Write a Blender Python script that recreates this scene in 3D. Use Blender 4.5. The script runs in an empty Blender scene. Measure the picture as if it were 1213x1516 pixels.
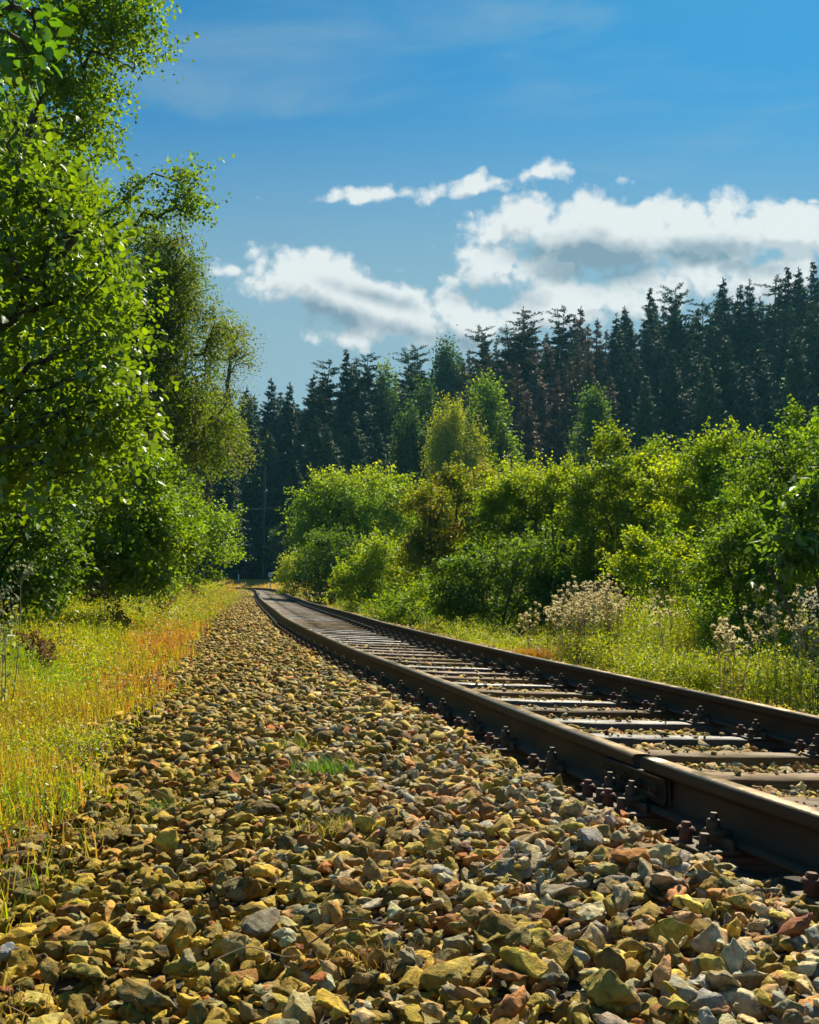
import bpy, bmesh, math, random
import numpy as np
from mathutils import Vector, Matrix

R = math.radians
rng = np.random.default_rng(7)
random.seed(7)
SC = bpy.context.scene
COL = SC.collection

# ------------------------------------------------------------------ camera
CAMZ = 0.72
FPX = 1500.0
HOR = 859.0
PITCH = math.atan((HOR - 758.0) / FPX)
cam_d = bpy.data.cameras.new("camera")
cam = bpy.data.objects.new("camera", cam_d)
COL.objects.link(cam)
cam_d.sensor_fit = 'VERTICAL'
cam_d.sensor_height = 36.0
cam_d.lens = FPX / 1516.0 * 36.0
cam_d.clip_start = 0.05
cam_d.clip_end = 3000
cam.location = (0, 0, CAMZ)
cam.rotation_euler = (math.pi / 2 + PITCH, 0, 0)
SC.camera = cam

# ------------------------------------------------------------------ light
SUN_AZ, SUN_EL = R(22), R(45)
S = Vector((math.sin(SUN_AZ) * math.cos(SUN_EL), math.cos(SUN_AZ) * math.cos(SUN_EL), math.sin(SUN_EL)))
sd = bpy.data.lights.new("sun", 'SUN')
sd.energy = 5.0
sd.angle = R(0.5)
sd.color = (1.0, 0.90, 0.70)
sun = bpy.data.objects.new("sun", sd)
COL.objects.link(sun)
sun.rotation_euler = (-S).to_track_quat('-Z', 'Y').to_euler()

VS = SC.view_settings
VS.view_transform = 'Standard'
VS.look = 'None'
VS.gamma = 1.0
VS.exposure = 0.95
SC.cycles.max_bounces = 6
SC.cycles.diffuse_bounces = 3
SC.cycles.glossy_bounces = 2
SC.cycles.transmission_bounces = 4
SC.cycles.volume_bounces = 0
SC.cycles.transparent_max_bounces = 4
SC.cycles.caustics_reflective = False
SC.cycles.caustics_refractive = False
SC.cycles.sample_clamp_indirect = 3.0


class NT:
    """tiny node-tree helper"""
    def __init__(s, nt):
        s.nt = nt
        nt.nodes.clear()

    def n(s, typ, ins=None, **kw):
        nd = s.nt.nodes.new(typ)
        for k, v in kw.items():
            setattr(nd, k, v)
        if ins:
            for k, v in ins.items():
                s.put(nd.inputs[k], v)
        return nd

    def put(s, sock, v):
        if isinstance(v, bpy.types.NodeSocket):
            s.nt.links.new(v, sock)
        else:
            sock.default_value = v

    def m(s, op, a, b=0.0, c=0.0, clamp=False):
        nd = s.nt.nodes.new('ShaderNodeMath')
        nd.operation = op
        nd.use_clamp = clamp
        s.put(nd.inputs[0], a)
        s.put(nd.inputs[1], b)
        s.put(nd.inputs[2], c)
        return nd.outputs[0]

    def mix(s, f, a, b, typ='MIX'):
        nd = s.nt.nodes.new('ShaderNodeMix')
        nd.data_type = 'RGBA'
        nd.blend_type = typ
        s.put(nd.inputs['Factor'], f)
        s.put(nd.inputs['A'], a)
        s.put(nd.inputs['B'], b)
        return nd.outputs['Result']

    def ramp(s, f, stops):
        nd = s.nt.nodes.new('ShaderNodeValToRGB')
        el = nd.color_ramp.elements
        while len(el) < len(stops):
            el.new(0.5)
        for e, (p, c) in zip(el, stops):
            e.position = p
            e.color = c if len(c) == 4 else (*c, 1)
        s.put(nd.inputs[0], f)
        return nd.outputs[0]

    def smooth(s, x, a, b):
        nd = s.nt.nodes.new('ShaderNodeMapRange')
        nd.interpolation_type = 'SMOOTHSTEP'
        s.put(nd.inputs[0], x)
        nd.inputs[1].default_value = a
        nd.inputs[2].default_value = b
        nd.inputs[3].default_value = 0
        nd.inputs[4].default_value = 1
        return nd.outputs[0]


# ------------------------------------------------------------------ sky with its clouds
W = bpy.data.worlds.new("World")
SC.world = W
W.use_nodes = True
w = NT(W.node_tree)
tc = w.n('ShaderNodeTexCoord')
sky = w.n('ShaderNodeTexSky', sky_type='NISHITA', sun_disc=False, sun_elevation=SUN_EL,
          sun_rotation=SUN_AZ, altitude=300.0, air_density=1.0, dust_density=0.3, ozone_density=2.5)
sep = w.n('ShaderNodeSeparateXYZ', {0: tc.outputs['Generated']})
dy = w.m('MAXIMUM', sep.outputs[1], 0.05)
U = w.m('DIVIDE', sep.outputs[0], dy)
V = w.m('DIVIDE', sep.outputs[2], dy)
ahead = w.smooth(sep.outputs[1], 0.05, 0.3)


def px_uv(px, py):      # pixel of the photograph -> tangent coordinates of a sky direction
    a = (px - 606.5) / FPX
    b = -(py - 758) / FPX
    c, s_ = math.cos(PITCH), math.sin(PITCH)
    return a / (c - b * s_), (s_ + b * c) / (c - b * s_)


def cloud_field(w, vec_u, vec_v, blobs, amp_n=1.0):
    cmb = w.n('ShaderNodeCombineXYZ', {0: vec_u, 1: vec_v, 2: 0.0}).outputs[0]
    n1 = w.n('ShaderNodeTexNoise', {'Vector': cmb, 'Scale': 9.0, 'Detail': 10.0, 'Roughness': 0.60, 'Distortion': 0.1}).outputs[0]
    n2 = w.n('ShaderNodeTexNoise', {'Vector': cmb, 'Scale': 34.0, 'Detail': 8.0, 'Roughness': 0.65}).outputs[0]
    wc = w.n('ShaderNodeVectorMath', {0: cmb, 1: w.n('ShaderNodeVectorMath', {0: w.n('ShaderNodeTexNoise', {'Vector': cmb, 'Scale': 30.0, 'Detail': 4.0}).outputs[1], 1: (0.022, 0.022, 0.022)}, operation='MULTIPLY').outputs[0]}, operation='ADD').outputs[0]
    v1 = w.n('ShaderNodeTexVoronoi', {'Vector': wc, 'Scale': 19.0, 'Smoothness': 0.35, 'Detail': 2.0, 'Roughness': 0.6}, feature='SMOOTH_F1', voronoi_dimensions='2D').outputs['Distance']
    nz = w.m('ADD', w.m('MULTIPLY', w.m('SUBTRACT', n1, 0.5), 2.0), w.m('MULTIPLY', w.m('SUBTRACT', n2, 0.5), 1.4))
    nz = w.m('ADD', nz, w.m('MULTIPLY', w.m('SUBTRACT', 0.58, v1), 1.0))
    acc = None
    for (px, py, rx, ry, rot, amp) in blobs:
        u0, v0 = px_uv(px, py)
        rx_, ry_ = rx / FPX, ry / FPX
        du = w.m('SUBTRACT', vec_u, u0)
        dv = w.m('SUBTRACT', vec_v, v0)
        c, s_ = math.cos(R(rot)), math.sin(R(rot))
        a = w.m('ADD', w.m('MULTIPLY', du, c / rx_), w.m('MULTIPLY', dv, s_ / rx_))
        b = w.m('ADD', w.m('MULTIPLY', du, -s_ / ry_), w.m('MULTIPLY', dv, c / ry_))
        r2 = w.m('ADD', w.m('MULTIPLY', a, a), w.m('MULTIPLY', b, b))
        g = w.m('MULTIPLY', w.m('SUBTRACT', 1.0, w.m('SQRT', r2)), amp)
        acc = g if acc is None else w.m('MAXIMUM', acc, g)
    acc = w.m('MAXIMUM', acc, -0.9)
    return w.m('ADD', acc, w.m('MULTIPLY', nz, amp_n))


BL = [(960, 350, 320, 84, 2, 1.7), (1170, 345, 200, 62, 4, 1.5), (760, 335, 120, 54, 0, 1.4), (1000, 420, 300, 62, 8, 1.5),
      (740, 395, 80, 60, -15, 1.2), (715, 274, 125, 22, 14, 1.0), (790, 257, 55, 16, 5, 0.85), (545, 291, 110, 17, 3, 0.75),
      (450, 412, 150, 50, -10, 1.4), (570, 455, 200, 66, -16, 1.6), (700, 475, 120, 50, -8, 1.4), (840, 445, 130, 52, 5, 1.5),
      (515, 505, 65, 26, -15, 1.0), (1205, 298, 26, 10, 0, 0.7), (350, 400, 65, 20, 0, 0.7), (1120, 410, 140, 46, 0, 1.3)]
GB = [(890, 392, 130, 44, -6, 1.3), (1030, 372, 110, 26, 0, 0.9), (1110, 395, 60, 20, 0, 0.8), (790, 375, 60, 26, 0, 0.8), (470, 468, 85, 26, -6, 1.1), (560, 440, 70, 12, -15, 0.6), (640, 500, 90, 18, -10, 0.6), (740, 440, 70, 20, 0, 0.8)]
D0 = cloud_field(w, U, V, BL)
D1 = cloud_field(w, w.m('ADD', U, 0.008), w.m('ADD', V, 0.016), BL)
DG = cloud_field(w, U, V, GB, 0.55)
cover = w.m('MULTIPLY', w.smooth(D0, -0.12, 0.50), ahead)
lit = w.smooth(w.m('SUBTRACT', D0, w.m('MULTIPLY', D1, 0.9)), -0.60, 0.22)
grey = w.smooth(DG, -0.45, 0.75)
lit2 = w.m('SUBTRACT', w.m('ADD', w.m('MULTIPLY', lit, 0.45), 0.55), w.m('MULTIPLY', grey, 0.85), clamp=True)
# thin veils of high cirrus
cm2 = w.n('ShaderNodeCombineXYZ', {0: w.m('MULTIPLY', U, 1.3), 1: w.m('MULTIPLY', V, 4.2), 2: 3.3}).outputs[0]
ci = w.n('ShaderNodeTexNoise', {'Vector': cm2, 'Scale': 2.3, 'Detail': 7.0, 'Roughness': 0.55, 'Distortion': 0.5}).outputs[0]
veil = w.m('MULTIPLY', w.smooth(ci, 0.44, 0.78), 0.50)
lowv = w.m('MULTIPLY', w.smooth(w.m('MULTIPLY', V, -1.0), -0.52, -0.20), 0.80)
veil = w.m('MAXIMUM', veil, lowv)
grade = w.mix(w.smooth(V, 0.12, 0.56), (0.50, 0.70, 0.56, 1), (0.12, 0.62, 0.82, 1))
skyc = w.mix(1.0, sky.outputs[0], grade, 'MULTIPLY')
skyc = w.mix(veil, skyc, (2.7, 4.0, 4.7, 1))
cl_col = w.mix(lit2, (1.9, 2.8, 3.5, 1), (6.9, 7.2, 7.2, 1))
fin = w.mix(cover, skyc, cl_col)
bg = w.n('ShaderNodeBackground', {'Color': fin, 'Strength': 0.060})
wo = w.n('ShaderNodeOutputWorld', {0: bg.outputs[0]})


# ------------------------------------------------------------------ materials
def new_mat(name):
    m = bpy.data.materials.new(name)
    m.use_nodes = True
    return m, NT(m.node_tree)


def out(t, sh):
    t.n('ShaderNodeOutputMaterial', {0: sh})


def mat_leaf(name, gloss=0.035, rough=0.5, transl=0.50, tgain=(1.72, 1.60, 0.38)):
    m, t = new_mat(name)
    at = t.n('ShaderNodeAttribute', attribute_name='tint')
    c = at.outputs['Color']
    tr = t.mix(1.0, c, (*tgain, 1), 'MULTIPLY')
    d = t.n('ShaderNodeBsdfDiffuse', {0: c})
    b = t.n('ShaderNodeBsdfTranslucent', {0: tr})
    g = t.n('ShaderNodeBsdfGlossy', {0: (0.9, 0.95, 0.9, 1), 'Roughness': rough})
    x = t.n('ShaderNodeMixShader', {0: transl, 1: d.outputs[0], 2: b.outputs[0]})
    y = t.n('ShaderNodeMixShader', {0: gloss, 1: x.outputs[0], 2: g.outputs[0]})
    out(t, y.outputs[0])
    return m


def mat_bark(name, a, b):
    m, t = new_mat(name)
    tcn = t.n('ShaderNodeTexCoord')
    mp = t.n('ShaderNodeMapping', {0: tcn.outputs['Object'], 'Scale': (9, 9, 2.2)})
    nz = t.n('ShaderNodeTexNoise', {'Vector': mp.outputs[0], 'Scale': 3.0, 'Detail': 6.0})
    col = t.ramp(nz.outputs[0], [(0.3, a), (0.7, b)])
    bp = t.n('ShaderNodeBump', {'Height': nz.outputs[0], 'Strength': 0.8, 'Distance': 0.02})
    p = t.n('ShaderNodeBsdfPrincipled', {'Base Color': col, 'Roughness': 0.9, 'Normal': bp.outputs[0]})
    out(t, p.outputs[0])
    return m


def mat_stone():
    m, t = new_mat('broken_stone')
    at = t.n('ShaderNodeAttribute', attribute_name='tint')
    geo = t.n('ShaderNodeNewGeometry')
    pos = geo.outputs['Position']
    mott = t.n('ShaderNodeTexNoise', {'Vector': pos, 'Scale': 55.0, 'Detail': 6.0, 'Roughness': 0.65})
    vein = t.n('ShaderNodeTexNoise', {'Vector': pos, 'Scale': 26.0, 'Detail': 4.0, 'Distortion': 1.6})
    f1 = t.n('ShaderNodeMapRange', {0: mott.outputs[0], 1: 0.25, 2: 0.75, 3: 0.30, 4: 1.65}).outputs[0]
    c1 = t.mix(1.0, at.outputs['Color'], t.n('ShaderNodeCombineColor', {0: f1, 1: f1, 2: f1}).outputs[0], 'MULTIPLY')
    stain = t.smooth(vein.outputs[0], 0.50, 0.66)
    c2 = t.mix(t.m('MULTIPLY', stain, 0.50), c1, (0.34, 0.17, 0.025, 1))
    stain2 = t.smooth(t.m('SUBTRACT', 1.0, vein.outputs[0]), 0.54, 0.68)
    c3 = t.mix(t.m('MULTIPLY', stain2, 0.16), c2, (0.27, 0.275, 0.27, 1))
    fine = t.n('ShaderNodeTexNoise', {'Vector': pos, 'Scale': 170.0, 'Detail': 5.0, 'Roughness': 0.7})
    h = t.m('ADD', t.m('MULTIPLY', mott.outputs[0], 1.4), t.m('MULTIPLY', fine.outputs[0], 0.6))
    bp = t.n('ShaderNodeBump', {'Height': h, 'Strength': 0.9, 'Distance': 0.005})
    p = t.n('ShaderNodeBsdfPrincipled', {'Base Color': c3, 'Roughness': 0.8, 'Specular IOR Level': 0.16, 'Normal': bp.outputs[0]})
    out(t, p.outputs[0])
    return m


def mat_ground():
    m, t = new_mat('soil')
    at = t.n('ShaderNodeAttribute', attribute_name='tint')
    geo = t.n('ShaderNodeNewGeometry')
    n1 = t.n('ShaderNodeTexNoise', {'Vector': geo.outputs[0], 'Scale': 1.7, 'Detail': 9.0, 'Roughness': 0.7})
    n2 = t.n('ShaderNodeTexNoise', {'Vector': geo.outputs[0], 'Scale': 30.0, 'Detail': 6.0, 'Roughness': 0.7})
    f = t.n('ShaderNodeMapRange', {0: t.m('ADD', t.m('MULTIPLY', n1.outputs[0], 0.5), t.m('MULTIPLY', n2.outputs[0], 0.5)), 1: 0.3, 2: 0.7, 3: 0.5, 4: 1.5}).outputs[0]
    c = t.mix(1.0, at.outputs['Color'], t.n('ShaderNodeCombineColor', {0: f, 1: f, 2: f}).outputs[0], 'MULTIPLY')
    bp = t.n('ShaderNodeBump', {'Height': n2.outputs[0], 'Strength': 0.8, 'Distance': 0.03})
    p = t.n('ShaderNodeBsdfPrincipled', {'Base Color': c, 'Roughness': 0.95, 'Normal': bp.outputs[0]})
    out(t, p.outputs[0])
    return m


def mat_rust(name, a, b, rough=0.6, metal=0.25, scale=14.0):
    m, t = new_mat(name)
    geo = t.n('ShaderNodeNewGeometry')
    n1 = t.n('ShaderNodeTexNoise', {'Vector': geo.outputs[0], 'Scale': scale, 'Detail': 8.0, 'Roughness': 0.7})
    n2 = t.n('ShaderNodeTexNoise', {'Vector': geo.outputs[0], 'Scale': scale * 12, 'Detail': 4.0})
    c = t.ramp(n1.outputs[0], [(0.3, a), (0.68, b)])
    r = t.n('ShaderNodeMapRange', {0: n1.outputs[0], 1: 0.3, 2: 0.7, 3: rough - 0.12, 4: rough + 0.15}).outputs[0]
    bp = t.n('ShaderNodeBump', {'Height': n2.outputs[0], 'Strength': 0.5, 'Distance': 0.002})
    p = t.n('ShaderNodeBsdfPrincipled', {'Base Color': c, 'Roughness': r, 'Metallic': metal, 'Normal': bp.outputs[0]})
    out(t, p.outputs[0])
    return m


def mat_wood(name, a, b, rough, spec=0.5):
    m, t = new_mat(name)
    tcn = t.n('ShaderNodeTexCoord')
    oi = t.n('ShaderNodeObjectInfo')
    off = t.n('ShaderNodeCombineXYZ', {0: t.m('MULTIPLY', oi.outputs['Random'], 37.0), 1: t.m('MULTIPLY', oi.outputs['Random'], 11.0), 2: 0.0})
    v = t.n('ShaderNodeVectorMath', {0: tcn.outputs['Object'], 1: off.outputs[0]}, operation='ADD').outputs[0]
    mp = t.n('ShaderNodeMapping', {0: v, 'Scale': (1.2, 26, 26)})
    g = t.n('ShaderNodeTexNoise', {'Vector': mp.outputs[0], 'Scale': 2.2, 'Detail': 8.0, 'Roughness': 0.7, 'Distortion': 0.4})
    bl = t.n('ShaderNodeTexNoise', {'Vector': v, 'Scale': 5.0, 'Detail': 5.0})
    c = t.ramp(g.outputs[0], [(0.30, a), (0.66, b)])
    dark = t.smooth(bl.outputs[0], 0.5, 0.72)
    c = t.mix(t.m('MULTIPLY', dark, 0.6), c, (0.03, 0.022, 0.014, 1))
    hh = t.n('ShaderNodeMix', {0: t.m('MULTIPLY', oi.outputs['Random'], 1.0)})
    k = t.n('ShaderNodeMapRange', {0: oi.outputs['Random'], 3: 0.7, 4: 1.3}).outputs[0]
    c = t.mix(1.0, c, t.n('ShaderNodeCombineColor', {0: k, 1: k, 2: k}).outputs[0], 'MULTIPLY')
    r = t.n('ShaderNodeMapRange', {0: bl.outputs[0], 1: 0.3, 2: 0.7, 3: rough - 0.1, 4: rough + 0.2}).outputs[0]
    bp = t.n('ShaderNodeBump', {'Height': g.outputs[0], 'Strength': 1.0, 'Distance': 0.006})
    p = t.n('ShaderNodeBsdfPrincipled', {'Base Color': c, 'Roughness': r, 'Specular IOR Level': spec, 'Normal': bp.outputs[0]})
    out(t, p.outputs[0])
    return m


def mat_plain(name, c, rough=0.6, metal=0.0):
    m, t = new_mat(name)
    geo = t.n('ShaderNodeNewGeometry')
    n1 = t.n('ShaderNodeTexNoise', {'Vector': geo.outputs[0], 'Scale': 20.0, 'Detail': 5.0})
    f = t.n('ShaderNodeMapRange', {0: n1.outputs[0], 1: 0.3, 2: 0.7, 3: 0.75, 4: 1.15}).outputs[0]
    cc = t.mix(1.0, (*c, 1), t.n('ShaderNodeCombineColor', {0: f, 1: f, 2: f}).outputs[0], 'MULTIPLY')
    p = t.n('ShaderNodeBsdfPrincipled', {'Base Color': cc, 'Roughness': rough, 'Metallic': metal})
    out(t, p.outputs[0])
    return m


M_LEAF = mat_leaf('broad_leaf')
M_NEARLEAF = mat_leaf('large_leaf', gloss=0.05, rough=0.42, transl=0.55)
M_NEEDLE = mat_leaf('needles', gloss=0.03, rough=0.5, transl=0.12, tgain=(1.1, 1.2, 0.6))
M_GRASS = mat_leaf('grass_blade', gloss=0.035, rough=0.45, transl=0.5, tgain=(1.5, 1.4, 0.4))
M_FLUFF = mat_leaf('seed_fluff', gloss=0.02, rough=0.6, transl=0.5, tgain=(1, 0.97, 0.9))
M_BARK = mat_bark('bark', (0.045, 0.035, 0.025), (0.13, 0.105, 0.08))
M_SBARK = mat_bark('spruce_bark', (0.03, 0.024, 0.018), (0.09, 0.07, 0.055))
M_STONE = mat_stone()
M_SOIL = mat_ground()
M_RAIL = mat_rust('rail_side_rust', (0.020, 0.011, 0.004), (0.050, 0.026, 0.007), 0.62, 0.1)
M_HEAD = mat_rust('rail_running_surface', (0.13, 0.085, 0.04), (0.30, 0.22, 0.13), 0.28, 0.85, 4.0)
M_RUST = mat_rust('red_rust', (0.07, 0.022, 0.009), (0.15, 0.05, 0.018), 0.75, 0.0, 40.0)
M_DRUST = mat_rust('dark_rust', (0.03, 0.018, 0.008), (0.09, 0.052, 0.018), 0.6, 0.1, 40.0)
M_WOODS = [mat_wood('weathered_sleeper_wood', (0.055, 0.033, 0.012), (0.20, 0.12, 0.042), 0.7, 0.3),
           mat_wood('tarred_sleeper_wood', (0.016, 0.013, 0.010), (0.08, 0.066, 0.054), 0.46, 0.5),
           mat_wood('reddish_sleeper_wood', (0.05, 0.026, 0.014), (0.15, 0.08, 0.045), 0.6, 0.4)]
M_WHITE = mat_plain('white_paint', (0.75, 0.76, 0.76))
M_GREY = mat_plain('galvanised_steel', (0.35, 0.36, 0.37), 0.45, 0.6)
M_WIRE = mat_plain('wire', (0.30, 0.32, 0.34), 0.5, 0.4)
M_DRY = mat_plain('dry_stem', (0.42, 0.33, 0.18), 0.8)
M_CONC = mat_plain('weathered_concrete', (0.24, 0.22, 0.19), 0.9)


# ------------------------------------------------------------------ mesh helpers
def build(name, V, F, mat, tint=None, parent=None, mats=None, midx=None, smooth=False):
    """V (n,3); F: (m,k) array or list of such arrays; tint: (faces,3)"""
    if not isinstance(F, list):
        F = [F]
    F = [np.asarray(f, dtype=np.int32) for f in F if len(f)]
    me = bpy.data.meshes.new(name)
    V = np.asarray(V, dtype=np.float32)
    me.vertices.add(len(V))
    me.vertices.foreach_set('co', V.ravel())
    loops = np.concatenate([f.ravel() for f in F])
    sizes = np.concatenate([np.full(len(f), f.shape[1], np.int32) for f in F])
    starts = np.concatenate([[0], np.cumsum(sizes)[:-1]]).astype(np.int32)
    me.loops.add(len(loops))
    me.loops.foreach_set('vertex_index', loops)
    me.polygons.add(len(sizes))
    me.polygons.foreach_set('loop_start', starts)
    me.polygons.foreach_set('loop_total', sizes)
    if smooth:
        me.polygons.foreach_set('use_smooth', np.ones(len(sizes), bool))
    for mm in (mats or [mat]):
        me.materials.append(mm)
    if midx is not None:
        me.polygons.foreach_set('material_index', np.asarray(midx, np.int32))
    me.update(calc_edges=True)
    if tint is not None:
        a = me.attributes.new('tint', 'FLOAT_COLOR', 'FACE')
        c = np.ones((len(sizes), 4), np.float32)
        c[:, :3] = tint
        a.data.foreach_set('color', c.ravel())
    o = bpy.data.objects.new(name, me)
    COL.objects.link(o)
    if parent is not None:
        o.parent = parent
    return o


def tag(o, label=None, cat=None, group=None, kind=None):
    if label:
        o['label'] = label
    if cat:
        o['category'] = cat
    if group:
        o['group'] = group
    if kind:
        o['kind'] = kind
    return o


def thing(name, label, cat, loc=(0, 0, 0), rz=0.0, group=None):
    o = bpy.data.objects.new(name, None)
    o.empty_display_size = 0.1
    COL.objects.link(o)
    o.location = loc
    o.rotation_euler = (0, 0, rz)
    return tag(o, label, cat, group)


def copy_tree(o, parent=None):
    c = o.copy()
    COL.objects.link(c)
    if parent is not None:
        c.parent = parent
    for ch in list(o.children):
        copy_tree(ch, c)
    return c


def nrm(a):
    return a / (np.linalg.norm(a, axis=-1, keepdims=True) + 1e-9)


class Acc:
    """collects pieces into one mesh"""
    def __init__(s):
        s.V, s.F, s.T, s.n = [], {}, {}, 0

    def add(s, V, F, tint=None):
        V = np.asarray(V, float)
        F = np.asarray(F, int)
        k = F.shape[1]
        s.F.setdefault(k, []).append(F + s.n)
        t = np.broadcast_to(np.asarray(tint if tint is not None else (0.5, 0.5, 0.5), float), (len(F), 3))
        s.T.setdefault(k, []).append(t)
        s.V.append(V)
        s.n += len(V)

    def build(s, name, mat, parent=None, smooth=False):
        ks = sorted(s.F)
        return build(name, np.concatenate(s.V), [np.concatenate(s.F[k]) for k in ks], mat,
                     np.concatenate([np.concatenate(s.T[k]) for k in ks]), parent, smooth=smooth)


def tube(acc, P, r, sides=6, tint=None, cap=True):
    """tube along points P with radii r"""
    P = np.asarray(P, float)
    r = np.broadcast_to(np.asarray(r, float), (len(P),))
    T = nrm(np.gradient(P, axis=0))
    ref = np.array([0.0, 0, 1]) if abs(T[0][2]) < 0.9 else np.array([1.0, 0, 0])
    A = nrm(np.cross(T, ref))
    B = np.cross(T, A)
    th = np.arange(sides) / sides * 2 * np.pi
    ring = (np.cos(th)[None, :, None] * A[:, None] + np.sin(th)[None, :, None] * B[:, None]) * r[:, None, None] + P[:, None]
    n = len(P)
    i = np.arange(n - 1)[:, None] * sides
    j = np.arange(sides)[None]
    j2 = (j + 1) % sides
    F = np.stack([i + j, i + j2, i + sides + j2, i + sides + j], -1).reshape(-1, 4)
    acc.add(ring.reshape(-1, 3), F, tint)
    if cap:
        c = len(P) * sides
        for k, base in ((0, 0), (n - 1, (n - 1) * sides)):
            V = np.concatenate([ring[k], P[k][None]])
            acc.add(V, np.array([[a, (a + 1) % sides, sides] for a in range(sides)]), tint)


def box(acc, c, size, rot=None, tint=None, bev=0.0):
    x, y, z = np.array(size) / 2
    if bev <= 0:
        V = np.array([[sx * x, sy * y, sz * z] for sx in (-1, 1) for sy in (-1, 1) for sz in (-1, 1)], float)
        F = np.array([[0, 1, 3, 2], [4, 6, 7, 5], [0, 4, 5, 1], [2, 3, 7, 6], [0, 2, 6, 4], [1, 5, 7, 3]])
    else:
        b = bev
        ring = [(-x + b, -y), (x - b, -y), (x, -y + b), (x, y - b), (x - b, y), (-x + b, y), (-x, y - b), (-x, -y + b)]
        ins = [(px * (x - b) / x, py * (y - b) / y) for px, py in ring]
        V = np.array([(px, py, -z) for px, py in ring] + [(px, py, z - b) for px, py in ring] + [(px, py, z) for px, py in ins], float)
        F4 = []
        for l in (0, 8):
            for k in range(8):
                F4.append([l + k, l + (k + 1) % 8, l + 8 + (k + 1) % 8, l + 8 + k])
        F4 += [[16, 17, 18, 19], [16, 19, 20, 23], [23, 20, 21, 22]]
        F = np.array(F4)
    if rot is not None:
        V = V @ np.asarray(rot).T
    acc.add(V + np.array(c), F, tint)


def rotz(a):
    c, s = math.cos(a), math.sin(a)
    return np.array([[c, -s, 0], [s, c, 0], [0, 0, 1.0]])


def prism(acc, c, r, h, sides=6, a0=0.0, r2=None, tint=None):
    th = np.arange(sides) / sides * 2 * np.pi + a0
    r2 = r if r2 is None else r2
    lo = np.stack([np.cos(th) * r, np.sin(th) * r, np.zeros(sides)], 1)
    hi = np.stack([np.cos(th) * r2, np.sin(th) * r2, np.full(sides, h)], 1)
    hi2 = hi * np.array([0.86, 0.86, 1.0]) + np.array([0, 0, 0.003])
    V = np.concatenate([lo, hi, hi2, [[0, 0, h + 0.003]]]) + np.array(c)
    F = [[k, (k + 1) % sides, sides + (k + 1) % sides, sides + k] for k in range(sides)]
    F += [[sides + k, sides + (k + 1) % sides, 2 * sides + (k + 1) % sides, 2 * sides + k] for k in range(sides)]
    acc.add(V, np.array(F), tint)
    acc.add(V, np.array([[2 * sides + k, 2 * sides + (k + 1) % sides, 3 * sides] for k in range(sides)]), tint)


def wob(x, y, s=1.0, seed=0.0):
    x = np.asarray(x, float) * s
    y = np.asarray(y, float) * s
    return (np.sin(x * 1.3 + y * 0.7 + seed) + np.sin(x * -0.6 + y * 1.7 + 2.1 * seed) + 0.6 * np.sin(x * 2.9 + 1.3 + seed) * np.cos(y * 2.3 - seed)
            + 0.4 * np.sin(x * 5.1 - y * 3.7 + seed)) / 3.0


# ------------------------------------------------------------------ track alignment (near rail centre line, metres)
CT = np.array([(3.6, -6), (2.7, -3), (1.83, 0), (1.35, 1.4), (0.99, 2.48), (0.88, 2.84), (0.735, 3.3), (0.545, 4.15), (0.32, 5.15), (-0.04, 6.68), (-0.41, 8.15),
               (-1.14, 11.6), (-1.9, 15.5), (-2.60, 19.66), (-3.38, 24.15), (-4.46, 30.5), (-6.67, 44.45), (-8.6, 57), (-10.3, 67.0),
               (-12.4, 75.4), (-15.9, 82.3), (-21.5, 88), (-29, 91.5), (-40, 93)], float)
sg = np.concatenate([[0], np.cumsum(np.linalg.norm(np.diff(CT, axis=0), axis=1))])
ss = np.arange(0, sg[-1], 0.05)
PX = np.interp(ss, sg, CT[:, 0])
PY = np.interp(ss, sg, CT[:, 1])


def gsm(a, sig):
    k = int(sig * 3 / 0.05)
    ker = np.exp(-0.5 * (np.arange(-k, k + 1) * 0.05 / sig) ** 2)
    ker /= ker.sum()
    ap = np.concatenate([a[0] - (a[1] - a[0]) * np.arange(k, 0, -1), a, a[-1] + (a[-1] - a[-2]) * np.arange(1, k + 1)])
    return np.convolve(ap, ker, 'valid')


x1, y1 = gsm(PX, 0.45), gsm(PY, 0.45)
x2, y2 = gsm(PX, 2.2), gsm(PY, 2.2)
wt = np.clip((PY - 14) / 12, 0, 1)
PX, PY = x1 * (1 - wt) + x2 * wt, y1 * (1 - wt) + y2 * wt
TX, TY = gsm(np.gradient(PX), 1.0), gsm(np.gradient(PY), 1.0)
ln = np.hypot(TX, TY)
TX, TY = TX / ln, TY / ln
NX, NY = TY, -TX           # unit vector to the right of the line
ARC = np.concatenate([[0], np.cumsum(np.hypot(np.diff(PX), np.diff(PY)))])


def cant(y):
    return np.interp(y, [0, 20, 30, 45, 60, 75], [0.082, 0.085, 0.115, 0.135, 0.08, 0.03])


def rise(y):            # longitudinal height of the near rail
    return np.interp(y, [0, 60, 95], [0, 0, 0.05])


def track_pt(i, d, z=0.0):
    """point at path index i, d metres right of the NEAR rail, z above the sleeper top"""
    c = cant(PY[i]) / 1.5
    return np.stack([PX[i] + NX[i] * d, PY[i] + NY[i] * d, rise(PY[i]) - c * d + z], -1)


_pi = np.arange(0, len(PX), 6)


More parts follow.
